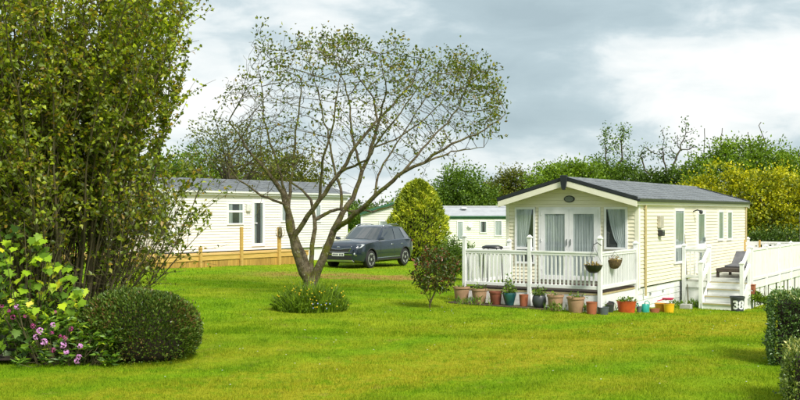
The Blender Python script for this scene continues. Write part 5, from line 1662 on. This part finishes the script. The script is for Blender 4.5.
# things on the veranda
q = A.world(DW+.42, -1.95, ZD)
tbl = empty('garden_table', q, -A.th); tag(tbl, 'dark oval garden table standing on the left of the veranda', 'table')
MB().lathe([(.02, .93), (.27, .93), (.29, .95), (.27, .985), (.18, 1.01), (.02, 1.02)], 24, sy=.7).build('top', M_BLACK, tbl, smooth=40)
for sx_, sy_ in ((1, 1), (1, -1), (-1, 1), (-1, -1)): MB().tube([(sx_*.18, sy_*.12, .935), (sx_*.22, sy_*.15, 0)], .014, 6).build('leg', M_BLACK, tbl)

# black address tub
D_ = 26.2; X = (737.3-400)/F*D_; zt_ = at(0, 296.3, D_).z; zb_ = gz(X, D_)-.02; r_ = 7.4/F*D_; h_ = zt_-zb_
tub = empty('address_tub', (X, D_, zb_)); tag(tub, 'black tub with the white number 38 beside the steps', 'tub')
MB().lathe([(.02, 0), (.78*r_, 0), (.93*r_, .88*h_), (r_, .88*h_), (r_, h_), (.93*r_, h_), (.9*r_, .84*h_), (.02, .82*h_)], 30).build('tub', M_CHAR, tub, smooth=35)
MB().lathe([(.01, .83*h_), (.85*r_, .83*h_), (.5*r_, .88*h_), (.01, .9*h_)], 16).build('soil', M_SOIL, tub, smooth=True)
tcv = bpy.data.curves.new('number', 'FONT'); tcv.body = '38'; tcv.size = .30; tcv.align_x = 'CENTER'; tcv.align_y = 'CENTER'; tcv.extrude = .004; tcv.offset = .012
to = bpy.data.objects.new('number_tmp', tcv); COL.objects.link(to); bpy.context.view_layer.update()
tme = bpy.data.meshes.new_from_object(to.evaluated_get(bpy.context.evaluated_depsgraph_get())); bpy.data.objects.remove(to)
for v in tme.vertices:      # wrap onto the tub wall
    x, y = v.co.x, v.co.y; a_ = x/(.90*r_); rad_ = r_*(.78+.17*(.45+y/h_))+.008+v.co.z
    v.co = (rad_*math.sin(a_), -rad_*math.cos(a_), .46*h_+y)
tme.materials.clear(); tme.materials.append(M_UPVC); tme.name = 'number'
link('number', tme, tub, rot=(0, 0, -.12))

# red box by the stair post
q = A.world(O1+.075, T0+.10, 0)
rb = empty('post_box', (q.x, q.y, .02), -A.th); tag(rb, 'small red box fixed under the handrail at the top of the steps', 'box')
MB().box(-.06, .06, -.10, .10, .06, .30).build('body', M_TERRA, rb, bevel=.01)
MB().box(-.07, .07, -.11, .11, .301, .325).build('lid', M_TERRA, rb, bevel=.006)
MB().lathe([(.002, -.101), (.02, -.101), (.02, -.108), (.002, -.112)], 10, (.0, 0, .16), ax='y').build('lock', M_UPVC, rb)

# leaning pole and its block
q0 = on_ground(688.5, 306.5); q1 = A.world(.02, A.side(684.6, .02), zS(234, 684.6))
tag(MB().tube([q0, q0.lerp(q1, .5), q1], .014, 8).lathe([(.02, -.02), (.035, 0), (.035, .1), (.02, .12)], 8, tuple(q0+Vector((0, 0, .02)))).build('garden_pole', M_BARK, smooth=40), 'slim brown pole leaning against the white deck post', 'pole')
q = on_ground(686, 309)
tag(MB().box(-.14, .14, -.11, .11, -.04, .13).build('concrete_block', surf('concrete', (.42, .42, .40), (.34, .34, .32), rough=.9, scale=12, bump=.4), loc=q, rot=(0, 0, -A.th), bevel=.01), 'pale concrete block at the foot of the white deck post', 'block')

# sun lounger on the deck
q = A.world(1.05, 6.15, ZD2)
M_LNG = surf('dark_teak', (.075, .058, .045), (.05, .038, .03), rough=.7, scale=8, stretch=(4, 1, 1), objrnd=.25)
M_CUSH = surf('grey_cushion', (.15, .15, .16), (.11, .11, .12), rough=.9, scale=6)
lng = empty('sun_lounger', q, -A.th); tag(lng, 'dark wooden sun lounger with grey pad on the entrance deck', 'lounger')
for x in (-.45, .45):
    MB().box(x-.03, x+.03, -.95, .95, .20, .27).build('side_rail', M_LNG, lng)
    for y in (-.88, .55): MB().box(x-.035, x+.035, y, y+.08, 0, .199).build('leg', M_LNG, lng)
for i in range(13): MB().box(-.418, .418, -.93+i*.105, -.93+i*.105+.085, .245, .272).build('slat', M_LNG, lng)
MB().box(-.42, .42, -.955, -.935, .17, .27).build('end_rail', M_LNG, lng)
MB().quadbox([(-.40, -.3, .275), (.40, -.3, .275), (.40, .55, .30), (-.40, .55, .30), (-.40, -.3, .33), (.40, -.3, .33), (.40, .55, .36), (-.40, .55, .36)]).build('pad', M_CUSH, lng, bevel=.02)
MB().quadbox([(-.40, .55, .30), (.40, .55, .30), (.40, 1.15, .66), (-.40, 1.15, .66), (-.40, .52, .36), (.40, .52, .36), (.40, 1.11, .72), (-.40, 1.11, .72)]).build('backrest', M_CUSH, lng, bevel=.02)
# pale chair behind it
q = A.world(.78, 8.6, ZD2)
chr_ = empty('garden_chair', q, -A.th); tag(chr_, 'pale wooden garden chair behind the sun lounger', 'chair')
MB().box(-.25, .25, -.25, .25, .42, .46).build('seat', M_TRIM, chr_, bevel=.01)
for x in (-.23, .23):
    MB().box(x-.025, x+.025, .20, .25, 0, 1.02).build('leg', M_TIMBER_L, chr_); MB().box(x-.025, x+.025, -.25, -.20, 0, .419).build('leg', M_TIMBER_L, chr_)
for z in (.56, .70, .84): MB().box(-.204, .204, .21, .235, z, z+.11).build('slat', M_WHITE, chr_)

# weeds along the veranda and steps
def weeds(label, spots, n_, h_):
    P = []; ax2 = []
    for _ in range(n_):
        x0, y0, sp_ = spots[rng.integers(len(spots))]
        g0 = on_ground(x0+rng.normal()*sp_, y0); x, y = g0.x, g0.y+rng.normal()*.05
        P.append((x, y, gz(x, y)+rng.random()*h_*.6)); ax2.append((rng.normal()*.5, rng.normal()*.5, 1))
    o_ = leaves('weeds', np.array(P), np.array(ax2), .13, .028, M_LF_POT); tag(o_, label, 'weeds', kind='stuff'); return o_


weeds('tufts of green weeds along the veranda base and beside the steps', [(555, 312, 5), (600, 312.5, 4), (628, 311.5, 6), (676, 308.5, 4), (694, 307.5, 4), (728, 308.5, 3), (748, 307, 4), (760, 304, 5), (583, 312.5, 5), (470, 306, 10)], 900, .25)
bgtree('leafy_shrub', 'small fresh green weed bush at the foot of the panelled deck rail', 'shrub', 27.2, [(758, 299, 5, 7), (764, 303, 6, 5)], 500, .10, M_BG3, None, .12, trunk=.012)

# daisies
dz_ = MB()
for _ in range(110):
    D_ = rng.uniform(13, 27); X = rng.uniform(-.3, .38)*D_
    dz_.lathe([(.001, 0), (.011, .002), (.011, .004), (.001, .006)], 5, (X, D_, gz(X, D_)+.045))
tag(dz_.build('daisies', MATS['white_petal']), 'tiny white daisies dotted over the lawn', 'flowers', kind='stuff')
